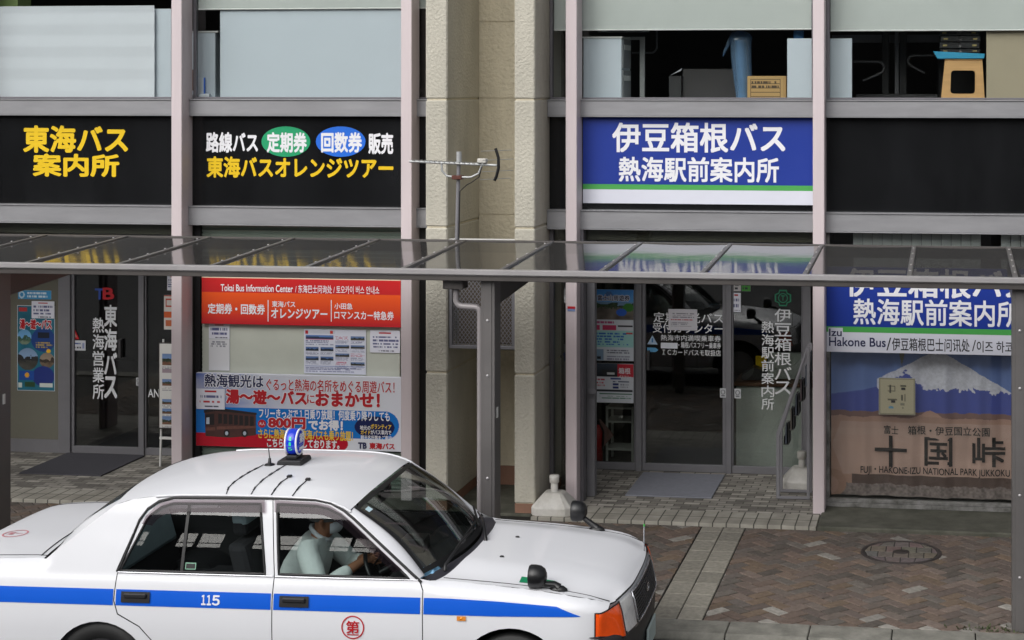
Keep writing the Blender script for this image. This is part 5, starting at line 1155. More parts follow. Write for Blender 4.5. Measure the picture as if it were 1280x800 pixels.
# outlines in the side view (x forward from the rear axle, z above the road)
DOOR_TOP_R = [(1.137, 1.372), (.42, 1.362), (.33, 1.338), (.26, 1.29), (.215, 1.225)]
REAR_DOOR = [(1.137, .27), (1.137, .92), (1.075, 1.373)] + DOOR_TOP_R[1:] + [(.108, .93), (.102, .75), (.128, .67), (.27, .594), (.355, .50), (.41, .38), (.42, .27)]
FRONT_DOOR = [(1.143, .92), (1.143, .27), (2.10, .27), (2.112, .60), (2.107, .86), (2.085, .905), (1.62, 1.262), (1.55, 1.31), (1.46, 1.352), (1.36, 1.369), (1.081, 1.374)]
DOORS = [(.414, .265), (.404, .38), (.35, .496), (.266, .588), (.122, .664), (.096, .748), (.102, .933), (.209, 1.228), (.255, 1.295), (.327, 1.344), (.42, 1.368), (1.14, 1.379), (1.36, 1.375), (1.463, 1.358), (1.554, 1.316), (1.625, 1.268), (2.091, .910), (2.113, .862), (2.118, .60), (2.106, .265)]
RAIL = [(1.60, 1.312), (1.53, 1.345), (1.42, 1.374), (1.30, 1.386), (.9, 1.392), (.5, 1.388), (.3, 1.376), (.15, 1.356), (.03, 1.318)]
BODY = [(2.16, .86)] if False else []
BODY = [(3.285, .60), (3.276, .757), (3.280, .779)] + [(x, z_fend(x)) for x in (3.2, 3.14, 3.0, 2.85, 2.73, 2.55, 2.4, 2.24, 2.14)] + [(2.08, .93)] + RAIL + [(-.40, .978)] + [(x, z_trk(x)) for x in (-.55, -.74, -.9, -1.0, -1.06)] + [(-1.10, .915), (-1.13, .75), (-1.13, .40)] + [(-1.0, .27)] + arc(0, .29, .325, math.pi * 1.02, -.06, 18)[0:] + [(.33, .262), (2.34, .262)] + arc(2.68, .29, .36, math.pi * 1.02, 0, 18) + [(3.06, .27), (3.30, .30)]
bodyp = MB(); CORNER = [(3.205, .595), (3.195, .752), (3.27, .760), (3.30, .62), (3.298, .60)]
for s_ in (-1, 1): side_panel_mb(bodyp, BODY, [DOORS], 0, s_, .027)
# roof, pillars, boot, bonnet and nose as one skin with the sides
ze = curve([(-.0, 1.305), (.03, 1.318), (.15, 1.356), (.3, 1.376), (.5, 1.388), (.9, 1.392), (1.30, 1.386), (1.42, 1.374), (1.53, 1.345), (1.60, 1.312), (1.70, 1.25)])
zc = curve([(-.02, 1.362), (.06, 1.388), (.47, 1.446), (.76, 1.460), (1.17, 1.455), (1.34, 1.442), (1.5, 1.416), (1.65, 1.378)])
def xf_roof(u): return 1.645 - .055 * u * u
def xr_roof(u): return .005 + .025 * u * u
def roof_pt(u, v):
    uu = u * 2 - 1; x = xr_roof(uu) + (xf_roof(uu) - xr_roof(uu)) * v; z = ze(x) + (zc(x) - ze(x)) * (1 - abs(uu) ** 2.6)
    return (x, uu * W(x, ze(x)), z)
bodyp.grid(roof_pt, 40, 36)
def ws_bot(uu): return Vector((2.245 - .185 * uu * uu, .735 * uu, .945 - .035 * uu * uu))
def ws_top(uu): return Vector((xf_roof(uu), uu * W(xf_roof(uu), ze(xf_roof(uu))) * .985, ze(xf_roof(uu)) + (zc(xf_roof(uu)) - ze(xf_roof(uu))) * (1 - abs(uu) ** 2.6) - .003))
def ws(uu, v, off=0.0):
    a, b_ = ws_bot(uu), ws_top(uu); p = a.lerp(b_, v); p.x += .035 * math.sin(math.pi * v) + off * .6; p.z += .02 * math.sin(math.pi * v) + off * .8; return p
apil = [(2.08, .93), (1.60, 1.312)]
for s_ in (-1, 1):
    def strip(u, v, s_=s_):
        x = 2.08 + (1.60 - 2.08) * v; z = .93 + (1.312 - .93) * v
        a = Vector(side(x, z, 0, s_)); c_ = ws(.93 * s_, v); p = a.lerp(c_, u); k = math.sin(math.pi * u) * .012; p.x += k * .7; p.z += k * .7; return tuple(p)
    bodyp.grid(strip, 6, 14, flip=(s_ > 0))
def rw_top(uu): x = xr_roof(uu); return Vector((x, uu * W(x, ze(x)), ze(x) + (zc(x) - ze(x)) * (1 - abs(uu) ** 2.6)))
def rw_bot(uu): return Vector((-.455 + .06 * uu * uu, uu * .70, .985 - .0 * uu * uu))
def rw(uu, v): p = rw_bot(uu).lerp(rw_top(uu), v); p.x -= .03 * math.sin(math.pi * v); p.z += .02 * math.sin(math.pi * v); return p
for s_ in (-1, 1):
    def strip2(u, v, s_=s_):
        x = -.40 + (.03 + .40) * v; z = .978 + (1.318 - .978) * v
        a = Vector(side(x, z, 0, s_)); c_ = rw(.86 * s_, v); return tuple(a.lerp(c_, u))
    bodyp.grid(strip2, 8, 14, flip=(s_ < 0))
def trunk_pt(u, v):
    uu = u * 2 - 1; x = -1.085 - .02 * (1 - uu * uu) + (.66 - .03 * (1 - uu * uu)) * v; z = z_trk(x); y = W(x, z) * uu
    return (x, y, z + .022 * (1 - abs(uu) ** 3))
bodyp.grid(trunk_pt, 24, 12)
bodyp.grid(lambda u, v: (trunk_pt(u, 0)[0] - .035 * math.sin(v * math.pi / 2), trunk_pt(u, 0)[1] * (1 - .0 * v), .30 + (trunk_pt(u, 0)[2] - .30) * (1 - v) if v > 0 else trunk_pt(u, 0)[2]), 24, 8, flip=True)
def xh(uu): return 2.300 - .125 * abs(uu) ** 3
def xn(uu): return 3.365 - .085 * abs(uu) ** 3.4
zhc = curve([(2.1, .972), (2.2, .968), (2.3, .962), (2.73, .925), (2.94, .898), (3.14, .866), (3.25, .838), (3.33, .800), (3.37, .770)])
def hood_pt(u, v):
    uu = u * 2 - 1; x = xh(uu) + (xn(uu) - xh(uu)) * v; ed = z_fend(min(x, 3.30)); pr = .72 * (1 - sms(.52, .96, abs(uu))) + .28 * (1 - uu * uu)
    y = uu * W(min(x, 3.28), z_fend(min(x, 3.28))); zz = ed + max(0, zhc(x) - ed) * pr
    return (x, y, zz)
bodyp.grid(hood_pt, 48, 40, flip=True)
def nose(u, v, off=0.0):
    uu = u * 2 - 1; a = Vector(hood_pt(u, 1)); p = a.copy(); p.z = a.z - .010 + (.555 - a.z) * v; p.x = a.x + .045 * v + .010 * math.sin(min(1, v * 3) * math.pi / 2) + off; p.y = a.y * (1 + .03 * v); return tuple(p)
bodyp.grid(lambda u, v: nose(u, v, -.02 * sms(.84, .88, abs(2 * u - 1)) * sms(0, .15, v)), 44, 8)
def join_skin(o):
    bm = bmesh.new(); bm.from_mesh(o.data); bmesh.ops.remove_doubles(bm, verts=bm.verts, dist=.004); bmesh.ops.recalc_face_normals(bm, faces=bm.faces); bm.to_mesh(o.data); bm.free()
body = build('body', bodyp, M['paint'], TX)
# dark inner liner closes the shell
b = MB()
for s_ in (-1, 1): side_panel_mb(b, [(-.55, .27), (2.2, .27), (2.2, .84), (2.06, .925), (.10, .928), (-.55, .90)], [], -.03, s_, .10)
b.box(-1.05, 2.95, -.70, .70, .24, .27); b.box(-.62, -.58, -.72, .72, .27, .94); b.box(-.60, -.20, -.68, .68, .90, .93); b.box(2.06, 2.10, -.70, .70, .27, .86)
for xw, rr_ in ((0, .325), (2.68, .36)):
    for s_ in (-1, 1):
        pr = arc(xw, .29, rr_ + .004, math.pi, 0, 16); n = len(pr)
        b.add([(x, s_ * .835, z) for x, z in pr] + [(x, s_ * .50, z) for x, z in pr], [(i, i + 1, n + i + 1, n + i) for i in range(n - 1)]); b.add([(x, s_ * .50, z) for x, z in pr], [tuple(range(n))])
build('underbody', b, M['cabin'], TX)
# doors
ST_Z = lambda x: (.722, .822)
def door(outline, win, name, hx0, s_):
    b = MB(); side_panel_mb(b, outline, [win], .0, s_, .03); d = build('door', b, M['paint'], TX)
    b = MB(); side_panel_mb(b, win, [], -.012, s_, .05); build('window_pane', b, M['car_glass'], d)
    b = MB(); b.tube([side(x, z, .000, s_) for x, z in resample(win, .03)], .0085, 8, closed=True); build('window_gasket', b, M['gasket'], d)
    b = MB(); side_panel_mb(b, [(hx0, .744), (hx0 + .19, .744), (hx0 + .19, .812), (hx0, .812)], [], .011, s_, .02); b.box(hx0 + .02, hx0 + .17, s_ * (W(hx0 + .1, .79) + .008), s_ * (W(hx0 + .1, .79) + .028), .775, .803); build('handle', b, M['bumper'], d, .006)
    x0 = min(p[0] for p in outline if .7 < p[1] < .95 or True); x0 = max(x0, .112); x1 = 2.098 if outline is FRONT_DOOR else 1.131; x0 = 1.149 if outline is FRONT_DOOR else .112
    b = MB(); band(b, x0, x1, lambda x: .722, lambda x: .822, .003, s_, 40); build('stripe', b, M['paint_blue'], d)
    return d
RWIN = [(1.078, .932), (1.000, 1.345), (.42, 1.335), (.345, 1.312), (.285, 1.268), (.258, 1.235), (.122, .930)]
FWIN = [(1.168, .934), (2.015, .928), (1.60, 1.245), (1.53, 1.292), (1.45, 1.325), (1.37, 1.340), (1.110, 1.346)]
for s_ in (-1, 1):
    rd = door(REAR_DOOR, RWIN, 'rear', .150, s_); fd = door(FRONT_DOOR, FWIN, 'front', 1.190, s_)
    if s_ < 0: RD, FD = rd, fd
    for poly, dd in (([(.235, 1.215), (.255, 1.262), (.30, 1.31), (.345, 1.345), (.42, 1.362), (1.03, 1.374), (1.04, 1.300), (.45, 1.292), (.39, 1.278), (.335, 1.245), (.305, 1.205)], rd), ([(1.105, 1.302), (1.095, 1.374), (1.37, 1.367), (1.46, 1.350), (1.55, 1.305), (1.62, 1.255), (1.97, .985), (1.92, .965), (1.56, 1.232), (1.49, 1.272), (1.42, 1.292), (1.35, 1.300)], fd)):
        b = MB(); side_panel_mb(b, poly, [], .020, s_, .05); build('side_visor', b, M['visor'], dd)
    b = MB(); b.tube([side(x, z, .006, s_) for x, z in resample(DOORS[6:17] , .05)[:-14] if z > .925], .0055, 6); b.tube([side(x, z, .004, s_) for x, z in ((.10, .925), (.12, .95), (.21, 1.235), (.256, 1.302), (.325, 1.349), (.42, 1.371), (.8, 1.379), (1.14, 1.381), (1.36, 1.378), (1.465, 1.360), (1.556, 1.318), (1.628, 1.269), (2.095, .910))], .008, 8); build('door_gasket', b, M['gasket'], body)
    b = MB(); b.tube([side(x, ze(x) - .001, .002, s_) for x in [1.60 - .05 * k for k in range(27)]], .009, 8); build('roof_rail', b, M['paint'], body)
    b = MB(); b.tube([side(x, .921, .003, s_) for x in (.108, .5, 1.0, 1.134)], .006, 6); b.tube([side(x, .920, .003, s_) for x in (1.146, 1.6, 2.08)], .006, 6); build('waist_trim', b, M['chrome'], body)
    # stripe on the wings
    b = MB(); band(b, -1.12, .094, lambda x: .722, lambda x: .822, .003, s_, 50); build('stripe', b, M['paint_blue'], body)
    b = MB(); band(b, 2.12, 3.115, lambda x: .722 if x < 2.6 else .722 + .010 * (x - 2.6) / .52, lambda x: np.interp(x, [2.12, 2.28, 2.6, 2.964, 3.12], [.822, .822, .812, .792, .733]), .004, s_, 60, 8); build('stripe', b, M['paint_blue'], body)
    b = MB(); side_panel_mb(b, [(2.335, .690), (2.392, .690), (2.392, .718), (2.335, .718)], [], .008, s_, .02); b.lathe([(.009, .009), (.001, .014)], lambda a, c_, h: (2.363 + a, s_ * (W(2.363, .704) + h), .704 + c_), 10, 1)
    build('side_marker', b, [mat('marker amber', '#d98a3a', .2, var=0), M['amber_bright']], body)
    # corner lamp
    uu0, uu1 = ((.0, .058) if s_ < 0 else (1.0, .942))
    def lamp(u, v):                                   # one smooth lens from the wing round to the nose
        zt = .600 + (.748 - .600) * (1 - v)
        cols = [Vector(side(3.17, zt + .004, .006, s_)), Vector(side(3.205, zt, .009, s_)), Vector(side(3.25, zt, .020, s_)), Vector(nose(uu0 + (uu1 - uu0) * .25, .0 + v * .9, .030)), Vector(nose(uu1, .0 + v * .9, .012)), Vector(nose(uu1 + (uu1 - uu0) * .8, .0 + v * .9, .010))]
        t = u * 3; k = min(2, int(t)); t -= k; p0, p1, p2, p3 = cols[k:k + 4]
        return tuple(.5 * ((2 * p1) + (p2 - p0) * t + (2 * p0 - 5 * p1 + 4 * p2 - p3) * t * t + (3 * p1 - p0 - 3 * p2 + p3) * t ** 3))
    cl = MB(); cl.grid(lamp, 18, 8); c1 = build('corner_lamp', cl, M['amber'], TX)
    b = MB(); b.tube([lamp(k / 14, 0) for k in range(15)] + [lamp(1, k / 6) for k in range(1, 7)] + [lamp(1 - k / 14, 1) for k in range(1, 15)] + [lamp(0, 1 - k / 6) for k in range(1, 6)], .0045, 6, closed=True); build('lamp_surround', b, M['gasket'], c1)
    b = MB(); b.lathe([(.020, .0115), (.014, .014), (.001, .016)], lambda a, c_, h: (3.238 + a * .7, s_ * (W(3.238, .672) + h), .672 + c_), 14); build('bulb', b, M['amber_bright'], c1)
    # headlight
    u0, u1 = ((.060, .20) if s_ < 0 else (.80, .940))
    b = MB(); b.grid(lambda u, v: nose(u0 + (u1 - u0) * u, .03 + v * .87, .011), 8, 8); hl = build('headlight', b, mat('headlamp reflector', '#f2f3f6', .2, metal=.1, var=.22, vs=14), TX)
    b = MB(); b.grid(lambda u, v: nose(u0 + (u1 - u0) * u, .05 + v * .86, .022), 8, 6); build('lens', b, M['lens'], hl)
# panel gaps on the bonnet, boot and fuel side
def seam(pts, m='gasket', r_=.0028): return pts, r_
for s_ in (-1, 1):
    b = MB(); b.tube([(x, s_ * (.70 if x < 3.2 else .70 - .2 * (x - 3.2)), hood_z) for x, hood_z in [(x_, hood_pt((1 + .70 / W(min(x_, 3.28), z_fend(min(x_, 3.28)))) / 2, (x_ - xh(.95)) / (xn(.95) - xh(.95)))[2] + .001) for x_ in [2.21 + .05 * k for k in range(21)] + [3.275]]], .003, 6); build('bonnet_seam', b, M['gasket'], body)
for s2 in (.035, .965): b = MB(); b.tube([(trunk_pt(s2, v)[0], trunk_pt(s2, v)[1], trunk_pt(s2, v)[2] + .001) for v in [k / 10 for k in range(11)]], .003, 6); build('boot_seam', b, M['gasket'], body)
b = MB(); b.tube([(trunk_pt(u, 1)[0] - .035, trunk_pt(u, 1)[1], trunk_pt(u, 1)[2] + .001) for u in [.035 + .93 * k / 16 for k in range(17)]], .004, 6); build('boot_seam', b, M['gasket'], body)
b = MB(); b.tube([hood_pt(u / 20, 1) for u in range(1, 20)], .004, 6); build('bonnet_seam', b, M['gasket'], body)
# grille and badge
gx = lambda u, v, off: nose(.5 + (u - .5) * .58, v, off)
b = MB(); b.grid(lambda u, v: gx(u, .06 + .82 * v, .008), 20, 8); gr = build('grille', b, M['bumper'], TX)
b = MB()
for k in range(9): b.tube([gx(u / 12, .12 + k * .088, .016) for u in range(13)], .0045, 6)
for k in range(1, 12): b.tube([gx(k / 12, v / 4 * .8 + .08, .012) for v in range(5)], .003, 5)
build('slat', b, M['dark_grey'], gr)
b = MB(); b.tube([gx(u / 12, .05, .016) for u in range(13)] + [gx(1, v / 4 * .82 + .05, .016) for v in range(1, 5)] + [gx(1 - u / 12, .88, .016) for u in range(1, 13)] + [gx(0, .88 - v / 4 * .82, .016) for v in range(1, 4)], .008, 8, closed=True); build('grille_surround', b, M['chrome'], gr)
b = MB(); p = gx(.5, .42, .026); b.lathe([(.03, 0), (.022, .006), (.02, 0)], lambda a, c_, h: (p[0] + h, p[1] + a * 1.3, p[2] + c_), 16); build('emblem', b, M['chrome'], gr)
# bumper
bp = []
for k in range(41): uu = -1 + k / 20; bp.append((3.425 - .10 * abs(uu) ** 2.2 - .30 * max(0, abs(uu) - .86) * 1.4, uu * .845))
prof = [(-.10, .600), (-.02, .598), (.0, .575), (.008, .48), (.0, .36), (-.05, .27), (-.14, .26)]
b = MB(); vs = []
for (x, y) in bp: vs += [(x + dx, y * (1 + dx * .12), z) for dx, z in prof]
n = len(prof); b.add(vs, [(i * n + j, i * n + j + 1, (i + 1) * n + j + 1, (i + 1) * n + j) for i in range(40) for j in range(n - 1)], 0, True)
for s_ in (-1, 1): side_panel_mb(b, [(3.02, .27), (3.31, .27), (3.34, .40), (3.31, .575), (3.06, .56)], [], .012, s_, .04)
build('bumper', b, M['bumper'], TX)
b = MB(); b.box(3.435, 3.45, -.17, .17, .30, .44); lp = build('number_plate', b, mat('pale plate', '#a9b8b6', .5), TX, .004)
b = MB()
for s_ in (-1, 1): side_panel_mb(b, [(-1.15, .30), (-.42, .30), (-.40, .42), (-1.15, .46)], [], .012, s_, .05)
b.box(-1.19, -1.12, -.80, .80, .30, .56); build('bumper', b, M['bumper'], TX)
# screens
b = MB(); b.grid(lambda u, v: tuple(ws(-.925 + 1.85 * u, .035 + .93 * v, .004)), 24, 16, flip=True); wsg = build('windscreen', b, M['windscreen'], TX)
b = MB()
ring = [(-.945, .02), (.945, .02), (.945, .985), (-.945, .985)]; inn = [(-.905, .075), (.905, .075), (.905, .945), (-.905, .945)]
def rpts(r_): o = []; [o.extend([(r_[i][0] + (r_[(i + 1) % 4][0] - r_[i][0]) * k / 12, r_[i][1] + (r_[(i + 1) % 4][1] - r_[i][1]) * k / 12) for k in range(12)]) for i in range(4)]; return o
A_, B_ = rpts(ring), rpts(inn); n = len(A_); b.add([tuple(ws(u, v, .007)) for u, v in A_] + [tuple(ws(u, v, .007)) for u, v in B_], [(i, (i + 1) % n, n + (i + 1) % n, n + i) for i in range(n)], 0, True); build('windscreen_surround', b, M['gasket'], wsg)
b = MB(); b.grid(lambda u, v: tuple(rw(-.86 + 1.72 * u, .03 + .94 * v)), 20, 12); rg = build('rear_window', b, M['car_glass'], TX)
b = MB(); A_ = rpts([(-.87, .01), (.87, .01), (.87, .99), (-.87, .99)]); B_ = rpts([(-.82, .06), (.82, .06), (.82, .94), (-.82, .94)]); b.add([tuple(rw(u, v) + Vector((-.004, 0, .004))) for u, v in A_] + [tuple(rw(u, v) + Vector((-.004, 0, .004))) for u, v in B_], [(i, (i + 1) % n, n + (i + 1) % n, n + i) for i in range(n)], 0, True); build('rear_window_surround', b, M['gasket'], rg)
# cowl and wipers
b = MB(); b.grid(lambda u, v: ((lambda a, h: tuple(a.lerp(h, v) + Vector((0, 0, .006 * math.sin(v * math.pi)))))(ws(-1.0 + 2.0 * u, 0.0) + Vector((0, 0, -.006)), Vector(hood_pt(u, 0)) + Vector((.02, 0, -.006)))), 30, 4); build('cowl', b, M['cowl'], TX)
for y0, y1 in ((-.60, .02), (-.02, .56)):
    p0 = ws(y0 / .735, .0) + Vector((.07, 0, .035)); p1 = ws(y1 / .735, .10, .035)
    b = MB(); mid = p0.lerp(p1, .5) + Vector((.01, 0, .03)); b.tube([p0 - Vector((0, 0, .03)), p0, mid, p1], [.014, .012, .008, .006], 8); wp = build('wiper', b, M['black_plastic'], TX)
    b = MB(); c0 = p1.lerp(p0, .55); c1 = p1 + (p1 - p0) * .22; b.tube([c0 + Vector((-.02, 0, -.005)), c1 + Vector((-.02, 0, .002))], .008, 6); build('blade', b, M['rubber'], wp)
b = MB()
for y in (-.33, .13): b.lathe([(.001, .010), (.009, .008), (.013, 0)], lambda a, c_, h: (2.50 + a * 1.3, y + c_, hood_pt(.5 + y / 1.47, .19)[2] + h), 10)
build('washer_jet', b, M['black_plastic'], TX)
# bonnet sticker
def on_hood(x, y):
    uu = y / W(min(x, 3.28), z_fend(min(x, 3.28))); return hood_pt((uu + 1) / 2, (x - xh(uu)) / (xn(uu) - xh(uu)))[2]
# wing mirrors
for s_ in (-1, 1):
    c0 = Vector((2.82, s_ * .72, .94)) if s_ < 0 else Vector((2.82, s_ * .70, .985))
    b = MB(); base = Vector((2.94, s_ * .70, on_hood(2.94, s_ * .70) + .012)); b.tube([base + Vector((.01, 0, .0)), base + Vector((-.015, 0, .02)), c0 + Vector((.03, 0, -.045))], [.030, .022, .017], 10); b.lathe([(.052, -.016), (.050, -.004), (.030, .012), (.001, .016)], lambda a, c_, h: (base.x + .01 + a * 1.15, base.y + c_ * .6, base.z + h), 16); mr = build('mirror', b, M['black_plastic'], TX, 0)
    b = MB(); b.lathe([(.058, -.052), (.064, -.044), (.064, -.01), (.059, .022), (.045, .046), (.022, .058), (.001, .061)], lambda a, c_, h: (c0.x + h * 1.0, c0.y + a * 1.05, c0.z + c_ * 1.15), 24); build('mirror_shell', b, M['black_plastic'], mr)
    b = MB(); b.lathe([(.056, -.051), (.001, -.050)], lambda a, c_, h: (c0.x + h, c0.y + a * 1.05, c0.z + c_ * 1.15), 24); build('mirror_glass', b, M['chrome'], mr)
# fender pole, whip
b = MB(); q = hood_pt(.80, .985); b.tube([q, (q[0], q[1], q[2] + .17)], .005, 8); fp = build('corner_pole', b, M['chrome'], TX)
b = MB(); b.tube([(q[0], q[1], q[2] + .171), (q[0], q[1], q[2] + .185)], .007, 8); build('pole_tip', b, M['sign_green'], fp)
b = MB(); b.grid(lambda u, v: (2.69 + .215 * u, -.665 + .075 * v, on_hood(2.69 + .215 * u, -.665 + .075 * v) + .003), 6, 4); hs = build('bonnet_sticker', b, mat('green sticker', '#0d7f55', .4, var=.03), TX)
b = MB(); b.lathe([(.05, 0), (.001, 0)], lambda a, c_, h: (2.80 + a * 1.3, -.632 + c_ * .5, on_hood(2.80 + a * 1.3, -.632 + c_ * .5) + .005), 20); build('sticker_oval', b, M['yellow_ink'], hs)
# wheels
for xw in (0, 2.68):
    for s_ in (-1, 1):
        b = MB(); fn = lambda a, c_, h: (xw + a, s_ * (.66 + h), .30 + c_); b.lathe([(.20, .155), (.225, .165), (.285, .16), (.305, .135), (.308, .02), (.28, -.02), (.20, -.02)], fn, 40); wh = build('wheel', b, M['rubber'], TX)
        b = MB(); b.lathe([(.20, .15), (.19, .13), (.15, .12), (.06, .15), (.001, .155)], fn, 32); build('rim', b, M['silver'], wh)
# roof lamp: an oval disc facing forwards on a black foot
lx, ly, lz = 0.0, 0.0, 1.462
b = MB(); b.prism([(lx - .09, lz - .004), (lx + .09, lz - .004), (lx + .08, lz + .028), (lx - .08, lz + .028)], ly - .10, ly + .10, lambda u, v, d: (u, d, v)); b.box(lx - .04, lx + .04, ly - .06, ly + .06, lz + .029, lz + .055); RL = build('roof_lamp', b, M['bumper'], TX, .006); RL.location = (.975, .0, 0); RL.rotation_euler = (0, 0, R(0))
cz = lz + .138
def lamp_fn(a, c_, h): return (lx + h, ly + a * .72, cz + c_ * .80)
b = MB(); b.lathe([(.001, -.050), (.06, -.049), (.092, -.044), (.103, -.036), (.1125, -.014), (.1125, .014), (.103, .036), (.092, .044), (.06, .049), (.001, .050)], lamp_fn, 40); build('shell', b, M['lamp_blue'], RL)
b = MB()
for h in (-.038, .038): b.tube([lamp_fn(.1055 * math.cos(k * .2094), .1055 * math.sin(k * .2094), h) for k in range(30)], .007, 8, closed=True)
build('rim', b, M['white_ink'], RL)
b = MB()
for k, ch in enumerate('115'): put_text(b, ch, lx - .016 + (.007 if ch == '1' else 0), lx + .014 - (.007 if ch == '1' else 0), cz + .022 - k * .034, cz + .046 - k * .034, lambda u, v, d: (u, ly - .72 * math.sqrt(max(0, .1145 ** 2 - ((v - cz) / .80) ** 2)) - .001 - d * .0001, v), .0)
build('lettering', b, M['mint'], RL)
b = MB()
for k, ch in enumerate('第一'): put_text(b, ch, -.040, .040, (cz - .004, cz - .046)[k], (cz + .060, cz - .034)[k], lambda u, v, d: (lx + .0515 + d * .0001, ly + u, v), .03)
build('lettering', b, M['white_ink'], RL)
# aerials and their leads on the roof
def on_roof(x, y):
    uu = y / W(x, ze(x)); return ze(x) + (zc(x) - ze(x)) * (1 - min(1, abs(uu)) ** 2.6)
b = MB(); x, y = .84, -.10; z = on_roof(x, y); b.lathe([(.036, 0), (.032, .008), (.012, .012), (.009, .045), (.004, .05), (.0025, .15), (.001, .151)], lambda a, c_, h: (x + a - .12 * max(0, h - .05), y + c_, z + h), 16); an = build('aerial', b, M['black_plastic'], TX)
def lead(pts, r_=.0028):
    b = MB(); P_ = [(px_, py_, on_roof(px_, py_) + .004) for px_, py_ in pts]; b.tube(P_, r_, 6)
    for k in range(1, len(P_) - 1): b.tube([P_[k], tuple((Vector(P_[k]) * .6 + Vector(P_[k + 1]) * .4))], .0055, 6)
    return b
build('lead', lead([(.80, -.11), (.79, -.2), (.775, -.28), (.76, -.37), (.745, -.47), (.74, -.56), (.76, -.645)]), M['black_plastic'], an)
build('lead', lead([(.95, -.10), (.945, -.2), (.935, -.3), (.92, -.42), (.915, -.55), (.925, -.645)]), M['black_plastic'], TX)
for x, y, pts in ((1.075, -.36, [(1.07, -.38), (1.055, -.46), (1.055, -.56), (1.06, -.645)]), (1.215, -.40, [(1.21, -.42), (1.20, -.52), (1.20, -.645)])):
    b = MB(); z = on_roof(x, y); b.box(x - .016, x + .016, y - .016, y + .016, z + .001, z + .016); an2 = build('aerial', b, M['black_plastic'], TX, .005); build('lead', lead(pts, .0035), M['black_plastic'], an2)
# markings
def side_text(par, body_, x0, x1, z0, z1, m, bold, off=.006):
    b = MB(); put_text(b, body_, x0, x1, z0, z1, lambda u, v, d: side(u, v, off + d * .0001), bold, 0, 5); return build('lettering', b, m, par)
b = MB()
for k, ch in enumerate('１１５'): put_text(b, ch, (.680, .716, .752)[k], (.706, .742, .797)[k], .742, .800, lambda u, v, d: side(u, v, .005 + d * .0001), .035, 0, 5)
build('lettering', b, M['white_ink'], RD)
side_text(FD, '第', 1.625, 1.708, .590, .668, M['red_ink'], .02)
b = MB(); b.lathe([(.074, 0), (.066, 0)], lambda a, c_, h: side(1.667 + a, .627 + c_, .004), 40); b.add([side(1.63, .577, .003), side(1.705, .577, .003), side(1.705, .584, .003), side(1.63, .584, .003)], [(0, 1, 2, 3)]); build('circle_mark', b, M['red_ink'], FD)
xm, ym = -.90, -.22
b = MB(); zz = lambda x, y: trunk_pt((y / W(x, z_trk(x)) + 1) / 2, (x + 1.1) / .64)[2] + .003
b.lathe([(.085, 0), (.074, 0)], lambda a, c_, h: (xm + a, ym + c_, zz(xm + a, ym + c_)), 32)
put_text(b, '第一', xm - .05, xm + .05, ym - .035, ym + .035, lambda u, v, d: (u, v, zz(u, v) + d * .0001), .01); build('boot_mark', b, mat('faded red ink', '#c98088', .5, var=0), TX)
b = MB(); side_panel_mb(b, [(.545, .945), (.615, .945), (.615, .985), (.545, .985)], [], -.009, -1, .02); side_panel_mb(b, [(.55, .95), (.61, .95), (.61, .98), (.55, .98)], [], -.008, -1, .02, 1); build('window_sticker', b, [mat('sticker green white', '#7fae96', .5, var=0), M['gasket']], RD)
b = MB(); side_panel_mb(b, [(.515, .932), (.535, .932), (.535, 1.335), (.515, 1.335)], [], -.004, -1, .05); build('window_divider', b, M['gasket'], RD)
b = MB(); b.grid(lambda u, v: tuple(ws(-.87 + .07 * u, .86 + .05 * v, .006)), 2, 2); build('windscreen_sticker', b, mat('pale sticker', '#b9d3dc', .5, var=0), wsg)
# cabin
def rbox(name, x0, x1, y0, y1, z0, z1, m, bev=.03, par=TX, lean=0.0):
    b = MB(); b.box(x0, x1, y0, y1, z0, z1)
    b.v = [(x + lean * (z - z0), y, z) for x, y, z in b.v]; return build(name, b, m, par, bev, 2)
for y in (-.37, .37):
    s0 = rbox('front_seat', .93, 1.42, y - .25, y + .25, .36, .54, M['seat'])
    rbox('backrest', .88, 1.02, y - .25, y + .25, .50, 1.06, M['seat'], .04, s0, -.25); rbox('headrest', .74, .84, y - .13, y + .13, 1.08, 1.25, M['seat'], .03, s0, -.1); rbox('seat_cover', .735, .845, y - .135, y + .135, 1.15, 1.258, M['cover'], .03, s0, -.1)
rs = rbox('rear_seat', -.10, .45, -.62, .62, .38, .56, M['seat']); rbox('backrest', -.22, -.06, -.62, .62, .54, .97, M['seat'], .04, rs, -.35); rbox('seat_cover', -.30, -.115, -.62, .62, .74, 1.0, M['cover'], .03, rs, -.30)
ds = rbox('dashboard', 1.80, 2.12, -.68, .68, .62, .88, M['cabin'], .05); rbox('meter_box', 1.74, 1.90, -.06, .10, .80, .97, M['black_plastic'], .01, ds); rbox('display', 1.735, 1.745, -.05, .09, .90, .96, mat('meter display', '#1a2a2c', .2), .002, ds)
b = MB(); c0 = Vector((1.70, -.37, .83)); ax = Vector((.86, 0, .5)).normalized(); u_ = Vector((0, 1, 0)); v_ = ax.cross(u_)
b.tube([c0 + (u_ * math.cos(k * .262) + v_ * math.sin(k * .262)) * .18 for k in range(24)], .014, 8, closed=True); b.tube([c0, c0 + ax * .25], .03, 8)
for k in (0, 2.4, -2.4 + math.pi * 2 - 0): b.tube([c0, c0 + (u_ * math.cos(k + 1.57) + v_ * math.sin(k + 1.57)) * .175], .012, 6)
build('steering_wheel', b, M['black_plastic'], TX)
b = MB(); b.box(1.60, 1.62, -.12, .12, 1.22, 1.29); b.tube([(1.62, 0, 1.28), (1.66, 0, 1.36)], .008, 6); build('rear_mirror', b, M['black_plastic'], TX)
